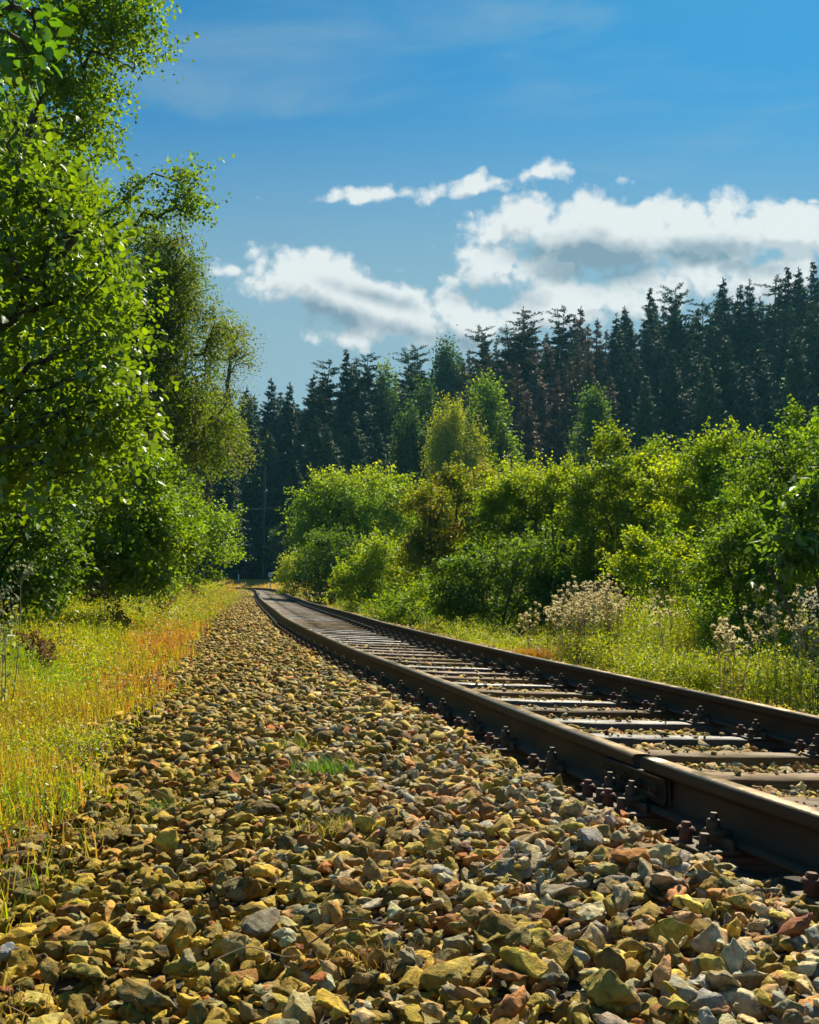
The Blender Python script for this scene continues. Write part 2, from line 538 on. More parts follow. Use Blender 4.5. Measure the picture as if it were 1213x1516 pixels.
def near_track(X, Y):
    """signed offset from the near rail and path index for points"""
    X = np.asarray(X, float).ravel()
    Y = np.asarray(Y, float).ravel()
    idx = np.empty(len(X), int)
    for a in range(0, len(X), 20000):
        q = (X[a:a + 20000, None] - PX[_pi][None]) ** 2 + (Y[a:a + 20000, None] - PY[_pi][None]) ** 2
        idx[a:a + 20000] = _pi[q.argmin(1)]
    d = (X - PX[idx]) * NX[idx] + (Y - PY[idx]) * NY[idx]
    far = np.hypot(X - PX[idx], Y - PY[idx])
    d = np.where(np.abs(d) < far * 0.8, np.sign(d) * far, d)
    return d, idx


def ballast_edge(y):
    return -(1.22 + 0.66 * np.exp(-np.maximum(y - 4, 0) / 6.0)) + 0.10 * np.sin(y * 2.1) * np.exp(-np.maximum(y - 3, 0) / 20) + 0.06 * np.sin(y * 5.3 + 1)


def bed(d, c):
    """height of the ballast bed / verge as a function of the offset from the near rail"""
    xs = [-60, -12, -6.5, -3.2, -2.1, -1.3, -0.34, -0.20, 0.3, 1.2, 1.62, 2.35, 3.2, 4.5, 8, 60]
    zs = [0.8, 0.60, 0.30, -0.04, -0.13, -0.04, 0.022, -0.02, -0.058, -0.058, -0.05, -0.05, -0.20, -0.24, -0.16, -0.1]
    z = np.interp(d, xs, zs)
    tilt = np.clip(d, 0, 2.3) * c / 1.5
    return z - tilt


def ground_z(X, Y):
    X = np.asarray(X, float)
    Y = np.asarray(Y, float)
    d, i = near_track(X, Y)
    d = d.reshape(X.shape)
    c = cant(PY[i]).reshape(X.shape)
    z = bed(d, c)
    z = np.where(Y > 97, np.maximum(z, z), z)
    away = np.clip((np.abs(d) - 3.0) / 3, 0, 1)
    z = z + away * wob(X, Y, 0.5) * 0.06
    m = np.clip((Y - 74) / 24, 0, 1)
    m = m * m * (3 - 2 * m) * np.clip((np.abs(d) - 2.5) / 6, 0, 1)
    z = z * (1 - m) + m * (0.62 + 0.05 * wob(X, Y, 0.08))
    h = np.clip((Y - 104) / 70, 0, 1)
    h = h * h * (3 - 2 * h)
    hx = np.clip((X + 25) / 75, 0, 1)
    z = z + h * (5 + 15 * hx) * (1 + 0.1 * wob(X, Y, 0.03))
    return z


def gz(x, y):
    return float(ground_z(np.array([x]), np.array([y]))[0])


def at(px, Y):
    return (px - 606.5) / FPX * Y * 1.0


def zat(py, Y):         # height of what shows at row py at depth Y (horizon row 859)
    b = -(py - 758) / FPX
    c, s_ = math.cos(PITCH), math.sin(PITCH)
    return CAMZ + Y * (s_ + b * c) / (c - b * s_)


def on_ground(px, py, z):
    a = (px - 606.5) / FPX
    b = -(py - 758) / FPX
    c, s_ = math.cos(PITCH), math.sin(PITCH)
    dy_, dz = c - b * s_, s_ + b * c
    t = (z - CAMZ) / dz
    return a * t, dy_ * t


# ------------------------------------------------------------------ ground sheet
def make_ground():
    u = np.linspace(-1, 1, 520)
    xs = np.sinh(u * 5.2) / np.sinh(5.2) * 500
    ys = np.concatenate([np.linspace(-40, -8, 8), np.arange(-7, 12, 0.18), np.geomspace(12, 110, 130)[1:], np.geomspace(111, 900, 60)])
    X, Y = np.meshgrid(xs, ys)
    Z = ground_z(X, Y)
    d, _ = near_track(X, Y)
    d = d.reshape(X.shape)
    V = np.stack([X, Y, Z], -1).reshape(-1, 3)
    nx, ny = len(xs), len(ys)
    i = (np.arange(ny - 1)[:, None] * nx + np.arange(nx - 1)[None])
    F = np.stack([i, i + 1, i + nx + 1, i + nx], -1).reshape(-1, 4)
    dc = (d[:-1, :-1] + d[1:, 1:]).ravel() / 2
    yc = (Y[:-1, :-1] + Y[1:, 1:]).ravel() / 2
    xc = (X[:-1, :-1] + X[1:, 1:]).ravel() / 2
    e = ballast_edge(yc)
    T = np.tile(np.array([[0.07, 0.065, 0.025]]), (len(F), 1))
    bal = (dc > e - 0.1) & (dc < 2.9)
    T[bal] = (0.06, 0.05, 0.032)
    mea = (yc > 70) & (~bal)
    T[mea] = (0.26, 0.19, 0.045)
    T[(yc > 108)] = (0.035, 0.035, 0.018)
    return tag(build('ground', V, F, M_SOIL, T, smooth=True), kind='structure')


make_ground()

# ------------------------------------------------------------------ rails
RH = 0.149
BASE = 0.011
prof = np.array([(-0.0625, 0.0), (-0.0625, 0.0095), (-0.030, 0.018), (-0.010, 0.030), (-0.007, 0.050), (-0.007, 0.092), (-0.011, 0.104), (-0.032, 0.111),
                 (-0.0335, 0.118), (-0.0335, 0.138), (-0.0305, 0.1445), (-0.024, 0.1475), (-0.012, 0.149)], float)
prof = np.concatenate([prof, prof[::-1] * np.array([-1, 1])])


def rail(i0, i1, d, label, name='rail'):
    idx = [i0]
    while idx[-1] < i1:
        st = 4 if PY[idx[-1]] < 20 else 10
        idx.append(min(idx[-1] + st, i1))
    idx = np.array(idx)
    k = len(prof)
    C = track_pt(idx, d, BASE)
    sl = cant(PY[idx]) / 1.5
    side = nrm(np.stack([NX[idx], NY[idx], -sl], -1))
    up = nrm(np.stack([NX[idx] * sl, NY[idx] * sl, np.ones(len(idx))], -1))
    V = C[:, None] + side[:, None] * prof[None, :, :1] + up[:, None] * prof[None, :, 1:]
    n = len(idx)
    a = np.arange(n - 1)[:, None] * k
    j = np.arange(k)[None]
    j2 = (j + 1) % k
    F = np.stack([a + j, a + j2, a + k + j2, a + k + j], -1)
    mi = np.zeros((n - 1, k), int)
    mi[:, 10:15] = 1
    # end caps: split the section in quads across the axis of symmetry
    capq = []
    h = k // 2
    for q in range(h - 1):
        capq.append([q, q + 1, k - 2 - q, k - 1 - q])
    capq = np.array(capq)
    F = np.concatenate([F.reshape(-1, 4), capq, (capq + (n - 1) * k)[:, ::-1]])
    mi = np.concatenate([mi.ravel(), np.zeros(2 * len(capq), int)])
    org = C[0].copy()
    o = build(name, V.reshape(-1, 3) - org, F, None, parent=None, mats=[M_RAIL, M_HEAD], midx=mi)
    o.location = org
    return tag(o, label, 'rail', 'rails of the track')


JI = int(np.abs(PY - 3.30).argmin())
IEND = len(PX) - 60
I0 = int(np.abs(PY + 3.5).argmin())
rn = rail(I0, JI - 1, 0.0, 'closest length of rusty rail, running out of the lower right corner to the bolted joint')
rf = rail(JI, IEND, 0.0, 'long left-hand rail curving from the bolted joint to the far bend')
rr = rail(I0, IEND, 1.5, 'right-hand rail of the track, with grass close behind it')


def fish(side, parent):
    """bar joining the two rail lengths, with four bolts"""
    acc = Acc()
    n = 9
    ii = np.linspace(JI - 5, JI + 5, n).astype(int)
    p0, p1 = track_pt(JI, 0, BASE) - 0.0, None
    t = np.array([TX[JI], TY[JI], 0.0])
    s = np.array([NX[JI], NY[JI], -cant(PY[JI]) / 1.5]) * side
    u = np.array([0, 0, 1.0])
    sec = [(0.010, 0.022), (0.030, 0.020), (0.034, 0.030), (0.026, 0.045), (0.026, 0.088), (0.031, 0.098), (0.031, 0.106), (0.012, 0.106)]
    V = []
    L = 0.21
    for e in (-L, L):
        for (a, b) in sec:
            V.append(p0 + t * e + s * a + u * b)
    k = len(sec)
    F = [[q, (q + 1) % k, k + (q + 1) % k, k + q] for q in range(k)]
    F += [[0, 1, 2, 3], [0, 3, 4, 7], [7, 4, 5, 6], [k, k + 3, k + 2, k + 1], [k, k + 7, k + 4, k + 3], [k + 7, k + 6, k + 5, k + 4]]
    acc.add(np.array(V) - np.array(parent.location), np.array(F))
    o = acc.build('joint_bar', M_RAIL, parent)
    for e in (-0.15, -0.05, 0.05, 0.15):
        b = Acc()
        c = p0 + t * e + s * 0.026 + u * 0.066 - np.array(parent.location)
        P = [c, c + s * 0.013]
        tube(b, P, [0.015, 0.014], 6)
        tube(b, [c + s * 0.013, c + s * 0.026], [0.009, 0.009], 8)
        b.build('bolt', M_DRUST, o)
    return o


fish(-1, rf)
fish(1, rf)


# ------------------------------------------------------------------ sleepers with plates, screws and clips
def sleeper_proto():
    base = thing('sleeper', 'x', 'sleeper', (0, 0, 0), 0, 'wooden sleepers under the rails')
    a = Acc()
    # beam along local x, near rail at x=0
    n = 14
    xs = np.linspace(-0.55, 2.05, n)
    r_ = np.random.default_rng(3)
    sec = [(-0.086, -0.15), (0.086, -0.15), (0.086, -0.012), (0.079, -0.004), (0.0, 0.0), (-0.079, -0.004), (-0.086, -0.012)]
    V = []
    for x in xs:
        for (y, z) in sec:
            V.append((x, y + r_.normal() * 0.003, z + (r_.normal() * 0.0025 if z > -0.1 else 0)))
    k = len(sec)
    F = []
    for i in range(n - 1):
        for j in range(k):
            F.append([i * k + j, i * k + (j + 1) % k, (i + 1) * k + (j + 1) % k, (i + 1) * k + j])
    for b_ in (0, (n - 1) * k):
        F += [[b_ + 0, b_ + 1, b_ + 2, b_ + 6], [b_ + 6, b_ + 2, b_ + 3, b_ + 5]]
    a.add(np.array(V), np.array(F))
    a.add(np.array(V), np.array([[5, 3, 4], [(n - 1) * k + 5, (n - 1) * k + 3, (n - 1) * k + 4]]))
    beam = a.build('beam', M_WOODS[0], base)
    for cx in (0.0, 1.5):
        p = Acc()
        box(p, (cx, 0, 0.0055), (0.35, 0.16, 0.010), bev=0.003)
        for sx in (-1, 1):
            box(p, (cx + sx * 0.074, 0, 0.022), (0.018, 0.15, 0.026), bev=0.004)
        plate = p.build('base_plate', M_DRUST, base)
        for sx in (-1, 1):
            for sy in (-1, 1):
                q = Acc()
                x0, y0 = cx + sx * 0.143, sy * 0.045
                if sy > 0:
                    prism(q, (x0, y0, 0.0105), 0.018, 0.028, 12, 0, 0.017)
                    prism(q, (x0, y0, 0.0385), 0.025, 0.006, 12, 0, 0.023)
                    prism(q, (x0, y0, 0.0445), 0.0145, 0.012, 6, 0.3, 0.0135)
                else:
                    prism(q, (x0, y0, 0.0105), 0.023, 0.008, 12, 0, 0.021)
                    prism(q, (x0, y0, 0.0185), 0.0165, 0.028, 4, 0.5, 0.0160)
                q.build('coach_screw', M_RUST if sy > 0 else M_DRUST, plate)
            q = Acc()
            x0 = cx + sx * 0.088
            box(q, (cx + sx * 0.074, 0, 0.043), (0.062, 0.052, 0.014), bev=0.003)
            prism(q, (x0, 0, 0.050), 0.020, 0.004, 12)
            prism(q, (x0, 0, 0.054), 0.0185, 0.019, 6, 0.4)
            prism(q, (x0, 0, 0.074), 0.0105, 0.016, 8)
            q.build('rail_clip', M_DRUST, plate)
    return base


def beam_of(o):
    return next(c for c in o.children if c.name.startswith('beam'))


def plain_sleeper_proto(src):
    base = thing('sleeper', 'x', 'sleeper', (0, 0, 0), 0, 'wooden sleepers under the rails')
    b = beam_of(src).copy()
    COL.objects.link(b)
    b.parent = base
    for cx in (0.0, 1.5):
        p = Acc()
        box(p, (cx, 0, 0.0055), (0.35, 0.16, 0.010))
        for sx in (-1, 1):
            for sy in (-0.05, 0.0, 0.05):
                box(p, (cx + sx * 0.12, sy, 0.03), (0.035, 0.03, 0.05))
        p.build('base_plate', M_DRUST, base)
    return base


SP = sleeper_proto()
beams = [beam_of(SP).data]
for mm in M_WOODS[1:]:
    me = beams[0].copy()
    me.materials.clear()
    me.materials.append(mm)
    beams.append(me)
SPF = plain_sleeper_proto(SP)
ORD = 'first second third fourth fifth sixth seventh eighth ninth tenth eleventh twelfth thirteenth fourteenth fifteenth sixteenth seventeenth eighteenth nineteenth twentieth'.split()
TENS = {20: 'twenty', 30: 'thirty', 40: 'forty', 50: 'fifty'}


def ordinal(n):
    if n <= 20:
        return ORD[n - 1]
    t, u_ = n // 10 * 10, n % 10
    if u_ == 0:
        return {30: 'thirtieth', 40: 'fortieth', 50: 'fiftieth'}[t]
    return TENS[t] + '-' + ORD[u_ - 1]


# sleeper positions (arc length); the two joint sleepers sit side by side
i_of = lambda y: int(np.abs(PY - y).argmin())
s_pos = [ARC[i_of(y)] for y in (3.36, 3.20)]
sb = ARC[i_of(3.20)]
back = [sb - 0.44 - 0.50 * k for k in range(12)]
fwd = [ARC[i_of(3.36)] + 0.52 * (k + 1) for k in range(400)]
allp = [(s, -1 - k) for k, s in enumerate(back)] + [(s_pos[1], 0), (s_pos[0], 1)] + [(s, 2 + k) for k, s in enumerate(fwd)]
LOOK = {0: 'weathered brown wooden', 1: 'dark tarred glossy', 2: 'reddish brown wooden'}
SLEEPER_S = []
for s, k in allp:
    if s < ARC[I0] + 0.3 or s > ARC[IEND] - 2:
        continue
    i = int(np.abs(ARC - s).argmin())
    y = PY[i]
    if y > 84:
        continue
    nearby = y < 16
    o = copy_tree(SP if nearby else SPF)
    p = track_pt(i, 0.0, 0.0)
    o.location = p
    c = float(cant(y)) / 1.5
    ry = math.atan(c)
    rz = math.atan2(NY[i], NX[i]) + random.gauss(0, 0.012)
    o.rotation_euler = (0, ry, rz)
    wi = {-1: 2, 0: 0, 1: 0, 2: 0, 3: 0, 4: 1, 5: 1, 6: 0, 7: 1, 8: 0, 9: 1, 10: 0}.get(k, random.choice([0, 1, 2, 1, 0]))
    bo = beam_of(o)
    bo.data = beams[wi]
    bo.scale = (1, random.uniform(0.9, 1.08), 1)
    if k >= 2 and k <= 58:
        lab = f'{LOOK[wi]} sleeper, {ordinal(k - 1)} one beyond the pair at the rail joint'
    elif k == 1:
        lab = 'brown wooden sleeper of the joint pair, the one farther from the camera'
    elif k == 0:
        lab = 'brown wooden sleeper of the joint pair, the one closer to the camera'
    elif k < 0:
        lab = f'{LOOK[wi]} sleeper, {ordinal(-k)} on the camera side of the joint pair'
    else:
        lab = 'worn sleeper merging with its neighbours in the distant bend of the track'
    tag(o, lab)
    SLEEPER_S.append(ARC[i])
for pr in (SP, SPF):
    for ch in list(pr.children_recursive):
        bpy.data.objects.remove(ch)
    bpy.data.objects.remove(pr)
SLEEPER_S = np.array(sorted(SLEEPER_S))


# ------------------------------------------------------------------ broken stone
def hull_proto(npts, seed, detail):
    r_ = np.random.default_rng(seed)
    P = r_.normal(size=(npts, 3))
    P = P / np.linalg.norm(P, axis=1, keepdims=True) * (0.78 + 0.3 * r_.random((npts, 1)))
    sc = np.array([1.0, 0.55 + 0.35 * r_.random(), 0.30 + 0.38 * r_.random()])
    P = np.clip(P, -0.78, 0.78) if r_.random() < 0.45 else P
    P[:, 0] += 0.25 * P[:, 2]
    P *= sc
    bm = bmesh.new()
    vs = [bm.verts.new(p) for p in P]
    res = bmesh.ops.convex_hull(bm, input=vs)
    junk = [e for e in res['geom_interior'] + res['geom_unused'] if isinstance(e, bmesh.types.BMVert)]
    bmesh.ops.delete(bm, geom=list(set(junk)), context='VERTS')
    if detail:
        bmesh.ops.dissolve_limit(bm, angle_limit=R(14), verts=bm.verts, edges=bm.edges)
        bmesh.ops.bevel(bm, geom=list(bm.edges), offset=0.022, segments=1, affect='EDGES', profile=0.5)
        bmesh.ops.triangulate(bm, faces=bm.faces)
        bmesh.ops.subdivide_edges(bm, edges=[e for e in bm.edges if e.calc_length() > 0.35], cuts=1)
        bmesh.ops.triangulate(bm, faces=bm.faces)
        bmesh.ops.subdivide_edges(bm, edges=[e for e in bm.edges if e.calc_length() > 0.22], cuts=1)
        bmesh.ops.triangulate(bm, faces=bm.faces)
        from mathutils import noise
        for v in bm.verts:
            q = v.co * 2.6 + Vector((seed * 3.1, 0, 0))
            v.co += noise.noise_vector(q) * 0.085 + noise.noise_vector(q * 3.0) * 0.045 + noise.noise_vector(q * 7.0) * 0.018
    bmesh.ops.recalc_face_normals(bm, faces=bm.faces)
    bmesh.ops.triangulate(bm, faces=bm.faces)
    bm.verts.ensure_lookup_table()
    V = np.array([v.co[:] for v in bm.verts])
    F = np.array([[v.index for v in f.verts] for f in bm.faces])
    bm.free()
    return V, F


def rand_rot(n, tilt, r_):
    """random yaw, limited tilt rotation matrices"""
    yaw = r_.random(n) * 2 * np.pi
    ax = r_.random(n) * 2 * np.pi
    ang = np.abs(r_.normal(size=n)) * tilt
    c, s = np.cos(yaw), np.sin(yaw)
    Z = np.zeros(n)
    O = np.ones(n)
    Rz = np.stack([c, -s, Z, s, c, Z, Z, Z, O], -1).reshape(n, 3, 3)
    kx, ky = np.cos(ax), np.sin(ax)
    ca, sa = np.cos(ang), np.sin(ang)
    Rt = np.stack([ca + kx * kx * (1 - ca), kx * ky * (1 - ca), ky * sa,
                   kx * ky * (1 - ca), ca + ky * ky * (1 - ca), -kx * sa,
                   -ky * sa, kx * sa, ca], -1).reshape(n, 3, 3)
    return Rt @ Rz


def stone_tints(X, Y, d, r_):
    n = len(X)
    pal = np.array([(0.34, 0.27, 0.060), (0.25, 0.205, 0.055), (0.19, 0.165, 0.07), (0.40, 0.32, 0.075), (0.15, 0.135, 0.075),   # mossy yellow / olive
                    (0.34, 0.19, 0.075), (0.30, 0.12, 0.055), (0.40, 0.34, 0.22), (0.30, 0.285, 0.22), (0.24, 0.26, 0.27), (0.40, 0.25, 0.14), (0.18, 0.175, 0.165)])
    wl = np.array([.24, .22, .17, .11, .10, .03, .015, .04, .03, .015, .02, .01])
    wr = np.array([.10, .08, .07, .05, .05, .09, .05, .15, .14, .14, .07, .06])
    f = (np.clip((d + 1.75) / 1.1, 0, 1) * np.clip(1 - (Y - 2.5) / 8, 0.30, 1))[:, None]
    f = f.copy()
    cw = np.cumsum(wl[None] * (1 - f) + wr[None] * f, 1)
    cw /= cw[:, -1:]
    k = (r_.random((n, 1)) > cw).sum(1)
    c = pal[np.clip(k, 0, len(pal) - 1)]
    return np.clip(c * (np.array([1.20, 1.02, 0.40]) * (1 - f) + np.array([1.38, 1.25, 0.98]) * f) * (0.40 + 0.90 * r_.random((n, 1))) * (1 + 0.045 * r_.normal(size=(n, 3))), 0.02, 0.8)


def stones(name, X, Y, Z, size, protos, r_, tilt=0.45, kind='stuff', label=None, T=None):
    n = len(X)
    Rm = rand_rot(n, tilt, r_)
    d = near_track(X, Y)[0]
    T = stone_tints(X, Y, d, r_) if T is None else T
    which = r_.integers(0, len(protos), n)
    acc = Acc()
    for k, (V, F) in enumerate(protos):
        I = np.nonzero(which == k)[0]
        if not len(I):
            continue
        W_ = np.einsum('nij,vj->nvi', Rm[I], V) * size[I, None, None]
        W_ = W_ + np.stack([X[I], Y[I], Z[I]], -1)[:, None]
        nv = len(V)
        FF = (F[None] + (np.arange(len(I)) * nv)[:, None, None]).reshape(-1, 3)
        acc.add(W_.reshape(-1, 3), FF, np.repeat(T[I], len(F), 0))
    o = acc.build(name, M_STONE)
    return tag(o, kind=kind, label=label)


P_near = [hull_proto(15, 100 + k, True) for k in range(26)]
P_mid = [hull_proto(13, 200 + k, False) for k in range(24)]
P_far = [hull_proto(8, 300 + k, False) for k in range(12)]


def scatter_strip(y0, y1, d0, d1, dens, r_, half=0.5, lo=None):
    """random points in path space between depths y0..y1 and offsets d0..d1"""
    i0, i1 = i_of(y0), i_of(y1)
    L = ARC[i1] - ARC[i0]
    n = int(L * (d1 - d0) * dens)
    s = ARC[i0] + r_.random(n) * L
    i = np.searchsorted(ARC, s).clip(0, len(ARC) - 1)
    d = d0 + r_.random(n) * (d1 - d0)
    X = PX[i] + NX[i] * d
    Y = PY[i] + NY[i] * d
    return X, Y, d, s, i


def in_view(X, Y, m=0.15):
    return (np.abs(X) < (Y + 0.4) * (606.5 / FPX) + m) & (Y > 0.9)


def clear_of_sleepers(s, d, r_, frac=0.03):
    j = np.searchsorted(SLEEPER_S, s).clip(1, len(SLEEPER_S) - 1)
    ds = np.minimum(np.abs(SLEEPER_S[j] - s), np.abs(SLEEPER_S[j - 1] - s))
    on = (ds < 0.090) & (d > -0.24) & (d < 1.72)
    return ~on | (r_.random(len(s)) < frac), on


def ballast():
    r_ = np.random.default_rng(11)
    zones = [('near', 1.0, 4.2, 2150, P_near, 0.0248, 3), ('mid', 4.2, 13.0, 1500, P_mid, 0.0262, 2), ('far', 13.0, 40.0, 620, P_far, 0.034, 1), ('vfar', 40, 88, 260, P_far, 0.046, 1)]
    for nm, y0, y1, dens, pr, sz, layers in zones:
        # left shoulder, sparse past its edge
        X, Y, d, s, i = scatter_strip(y0 - (1.6 if nm == 'near' else 0), y1, -3.4, 2.75, dens, r_)
        e = ballast_edge(Y)
        fall = r_.random(len(X)) < np.clip(1 + (d - e) / 0.30, 0, 1) ** 1.5
        keep = in_view(X, Y, 0.3) & fall & (np.abs(d) > 0.085) & (np.abs(d - 1.5) > 0.085)
        if nm == 'near':
            keep &= Y > 1.15
        ok, on = clear_of_sleepers(s, d, r_, 0.10 if y0 < 13 else 0.02)
        keep &= ok
        pl = ((np.abs(d) < 0.19) | (np.abs(d - 1.5) < 0.19))
        keep &= ~(pl & on)
        keep &= ~(((np.abs(d) < 0.14) | (np.abs(d - 1.5) < 0.14)) & (r_.random(len(X)) < 0.6))
        X, Y, d, s, i, on = X[keep], Y[keep], d[keep], s[keep], i[keep], on[keep]
        n = len(X)
        size = sz * np.exp(r_.normal(size=n) * 0.42)
        size = np.clip(size, sz * 0.35, sz * 2.2)
        inside = (d > 0.0) & (d < 1.5)
        size = np.where(inside, size * 0.86, size)
        size = np.where(on, size * (0.25 + 0.45 * r_.random(n)), size)
        farin = inside & (Y > 13)
        size = np.where(farin, np.minimum(size * 0.62, 0.024), size)
        zb = ground_z(X, Y)
        Z = zb + r_.random(n) ** 1.3 * 0.052 - 0.008
        Z = np.where(inside, zb + r_.random(n) * 0.022, Z)
        Z = np.where((np.abs(d) < 0.16) | (np.abs(d - 1.5) < 0.16), zb - 0.012 + r_.random(n) * 0.014, Z)
        Z = np.where(farin, rise(PY[i]) - cant(PY[i]) / 1.5 * d - 0.062 + 0.02 * r_.random(n), Z)
        Z = np.where(on, rise(PY[i]) - cant(PY[i]) / 1.5 * d + size * 0.3, Z)
        stones('ballast_gravel', X, Y, Z, size, pr, r_, 0.75)
        print(nm, n)


ballast()

# prominent single stones lying on top
SPEC = [(936, 1292, 0.062, (0.40, 0.17, 0.045), 'large orange-brown stone beside the rail foot, lowest clip to its right'),
        (872, 1262, 0.055, (0.27, 0.26, 0.23), 'grey angular stone left of the large orange-brown stone'),
        (775, 1432, 0.058, (0.46, 0.36, 0.05), 'bright yellow lichen-covered stone near the bottom centre'),
        (1178, 1405, 0.050, (0.27, 0.09, 0.05), 'dark red stone at the right edge below the rail'),
        (215, 1432, 0.062, (0.16, 0.14, 0.05), 'long olive slab leaning up to the right in the lower left'),
        (130, 1390, 0.060, (0.34, 0.27, 0.06), 'long yellow-olive slab near the lower left corner'),
        (385, 1350, 0.060, (0.17, 0.15, 0.10), 'dark flat block right of the leaning slab'),
        (60, 1470, 0.060, (0.42, 0.32, 0.06), 'yellow rounded stone near the bottom left corner'),
        (920, 1345, 0.045, (0.38, 0.30, 0.16), 'pale tan stone below the large orange-brown stone'),
        (900, 1475, 0.060, (0.30, 0.25, 0.06), 'large mossy olive stone at the bottom right of centre'),
        (20, 1350, 0.040, (0.24, 0.26, 0.27), 'smooth grey-blue stone by the left edge'),
        (545, 1190, 0.045, (0.33, 0.17, 0.06), 'upright brown stone right of the grass tuft')]
r_ = np.random.default_rng(5)
for k, (px, py, s, c, lab) in enumerate(SPEC):
    x, y = on_ground(px, py, 0.03)
    z = gz(x, y) + 0.035 + s * 0.35
    V, F = hull_proto(17, 900 + k, True)
    if 'slab' in lab:
        V = V * np.array([1.25, 0.75, 0.8])
    V = V @ rand_rot(1, 0.4, r_)[0].T * s
    o = build('stone', V, F, M_STONE, np.tile(np.array(c), (len(F), 1)))
    o.location = (x, y, z)
    tag(o, lab, 'stone')


# ------------------------------------------------------------------ foliage
def leaves(acc, C, D, N, L, Wd, T, fold=0.25, rich=False):
    """C base points, D direction, N normal, L length, Wd half width"""
    D = nrm(D)
    Sd = nrm(np.cross(D, N))
    N = np.cross(Sd, D)
    L = L[:, None]
    Wd = Wd[:, None]
    n = len(C)
    if not rich:
        mid = C + D * L * 0.45 + N * Wd * fold
        V = np.stack([C, mid + Sd * Wd, C + D * L, mid - Sd * Wd], 1)
        F = (np.array([[0, 1, 2], [0, 2, 3]])[None] + (np.arange(n) * 4)[:, None, None]).reshape(-1, 3)
        acc.add(V.reshape(-1, 3), F, np.repeat(T, 2, 0))
    else:
        up = N * Wd * fold
        pts = [C, C + D * L * 0.12 + Sd * Wd * 0.62 + up * .6, C + D * L * 0.42 + Sd * Wd + up, C + D * L * 0.78 + Sd * Wd * 0.62 + up * .6, C + D * L - N * L * 0.08,
               C + D * L * 0.78 - Sd * Wd * 0.62 + up * .6, C + D * L * 0.42 - Sd * Wd + up, C + D * L * 0.12 - Sd * Wd * 0.62 + up * .6, C + D * L * 0.45]
        V = np.stack(pts, 1)
        f = np.array([[0, 1, 2, 8], [8, 2, 3, 4], [0, 8, 6, 7], [8, 4, 5, 6]])
        F = (f[None] + (np.arange(n) * 9)[:, None, None]).reshape(-1, 4)
        acc.add(V.reshape(-1, 3), F, np.repeat(T, 4, 0))


def tint_mix(pal, n, r_, var=0.18):
    pal = np.array(pal, float) * 1.0
    k = r_.integers(0, len(pal), n)
    k2 = r_.integers(0, len(pal), n)
    f = r_.random((n, 1))
    c = pal[k] * f + pal[k2] * (1 - f)
    return c * (1 + var * r_.normal(size=(n, 1))).clip(0.4, 1.8)


def lobes_box(px0, px1, ytop, Y, zb, seed, n=8, depth=None, ssz=0.42):
    """main ellipsoid filling the picture box at depth Y, with smaller lobes on it"""
    r_ = np.random.default_rng(seed)
    x0, x1 = at(px0, Y), at(px1, Y)
    zt = zat(ytop, Y)
    rx, rz = (x1 - x0) / 2, (zt - zb) / 2
    ry = depth or rx * 0.8
    c = np.array([(x0 + x1) / 2, Y, zb + rz])
    out_ = [(c[0], c[1], c[2], rx * 0.93, ry * 0.9, rz * 0.93)]
    for k in range(n):
        v = r_.normal(size=3)
        v[2] = v[2] * 0.8 + 0.15
        v /= np.linalg.norm(v)
        f = 0.62 + 0.2 * r_.random()
        q = c + v * np.array([rx, ry, rz]) * f
        s = ssz * (0.65 + 0.5 * r_.random())
        m = min(rx, rz)
        out_.append((q[0], q[1], q[2], (rx * .6 + m * .4) * s, ry * s, (rz * .6 + m * .4) * s))
    return out_


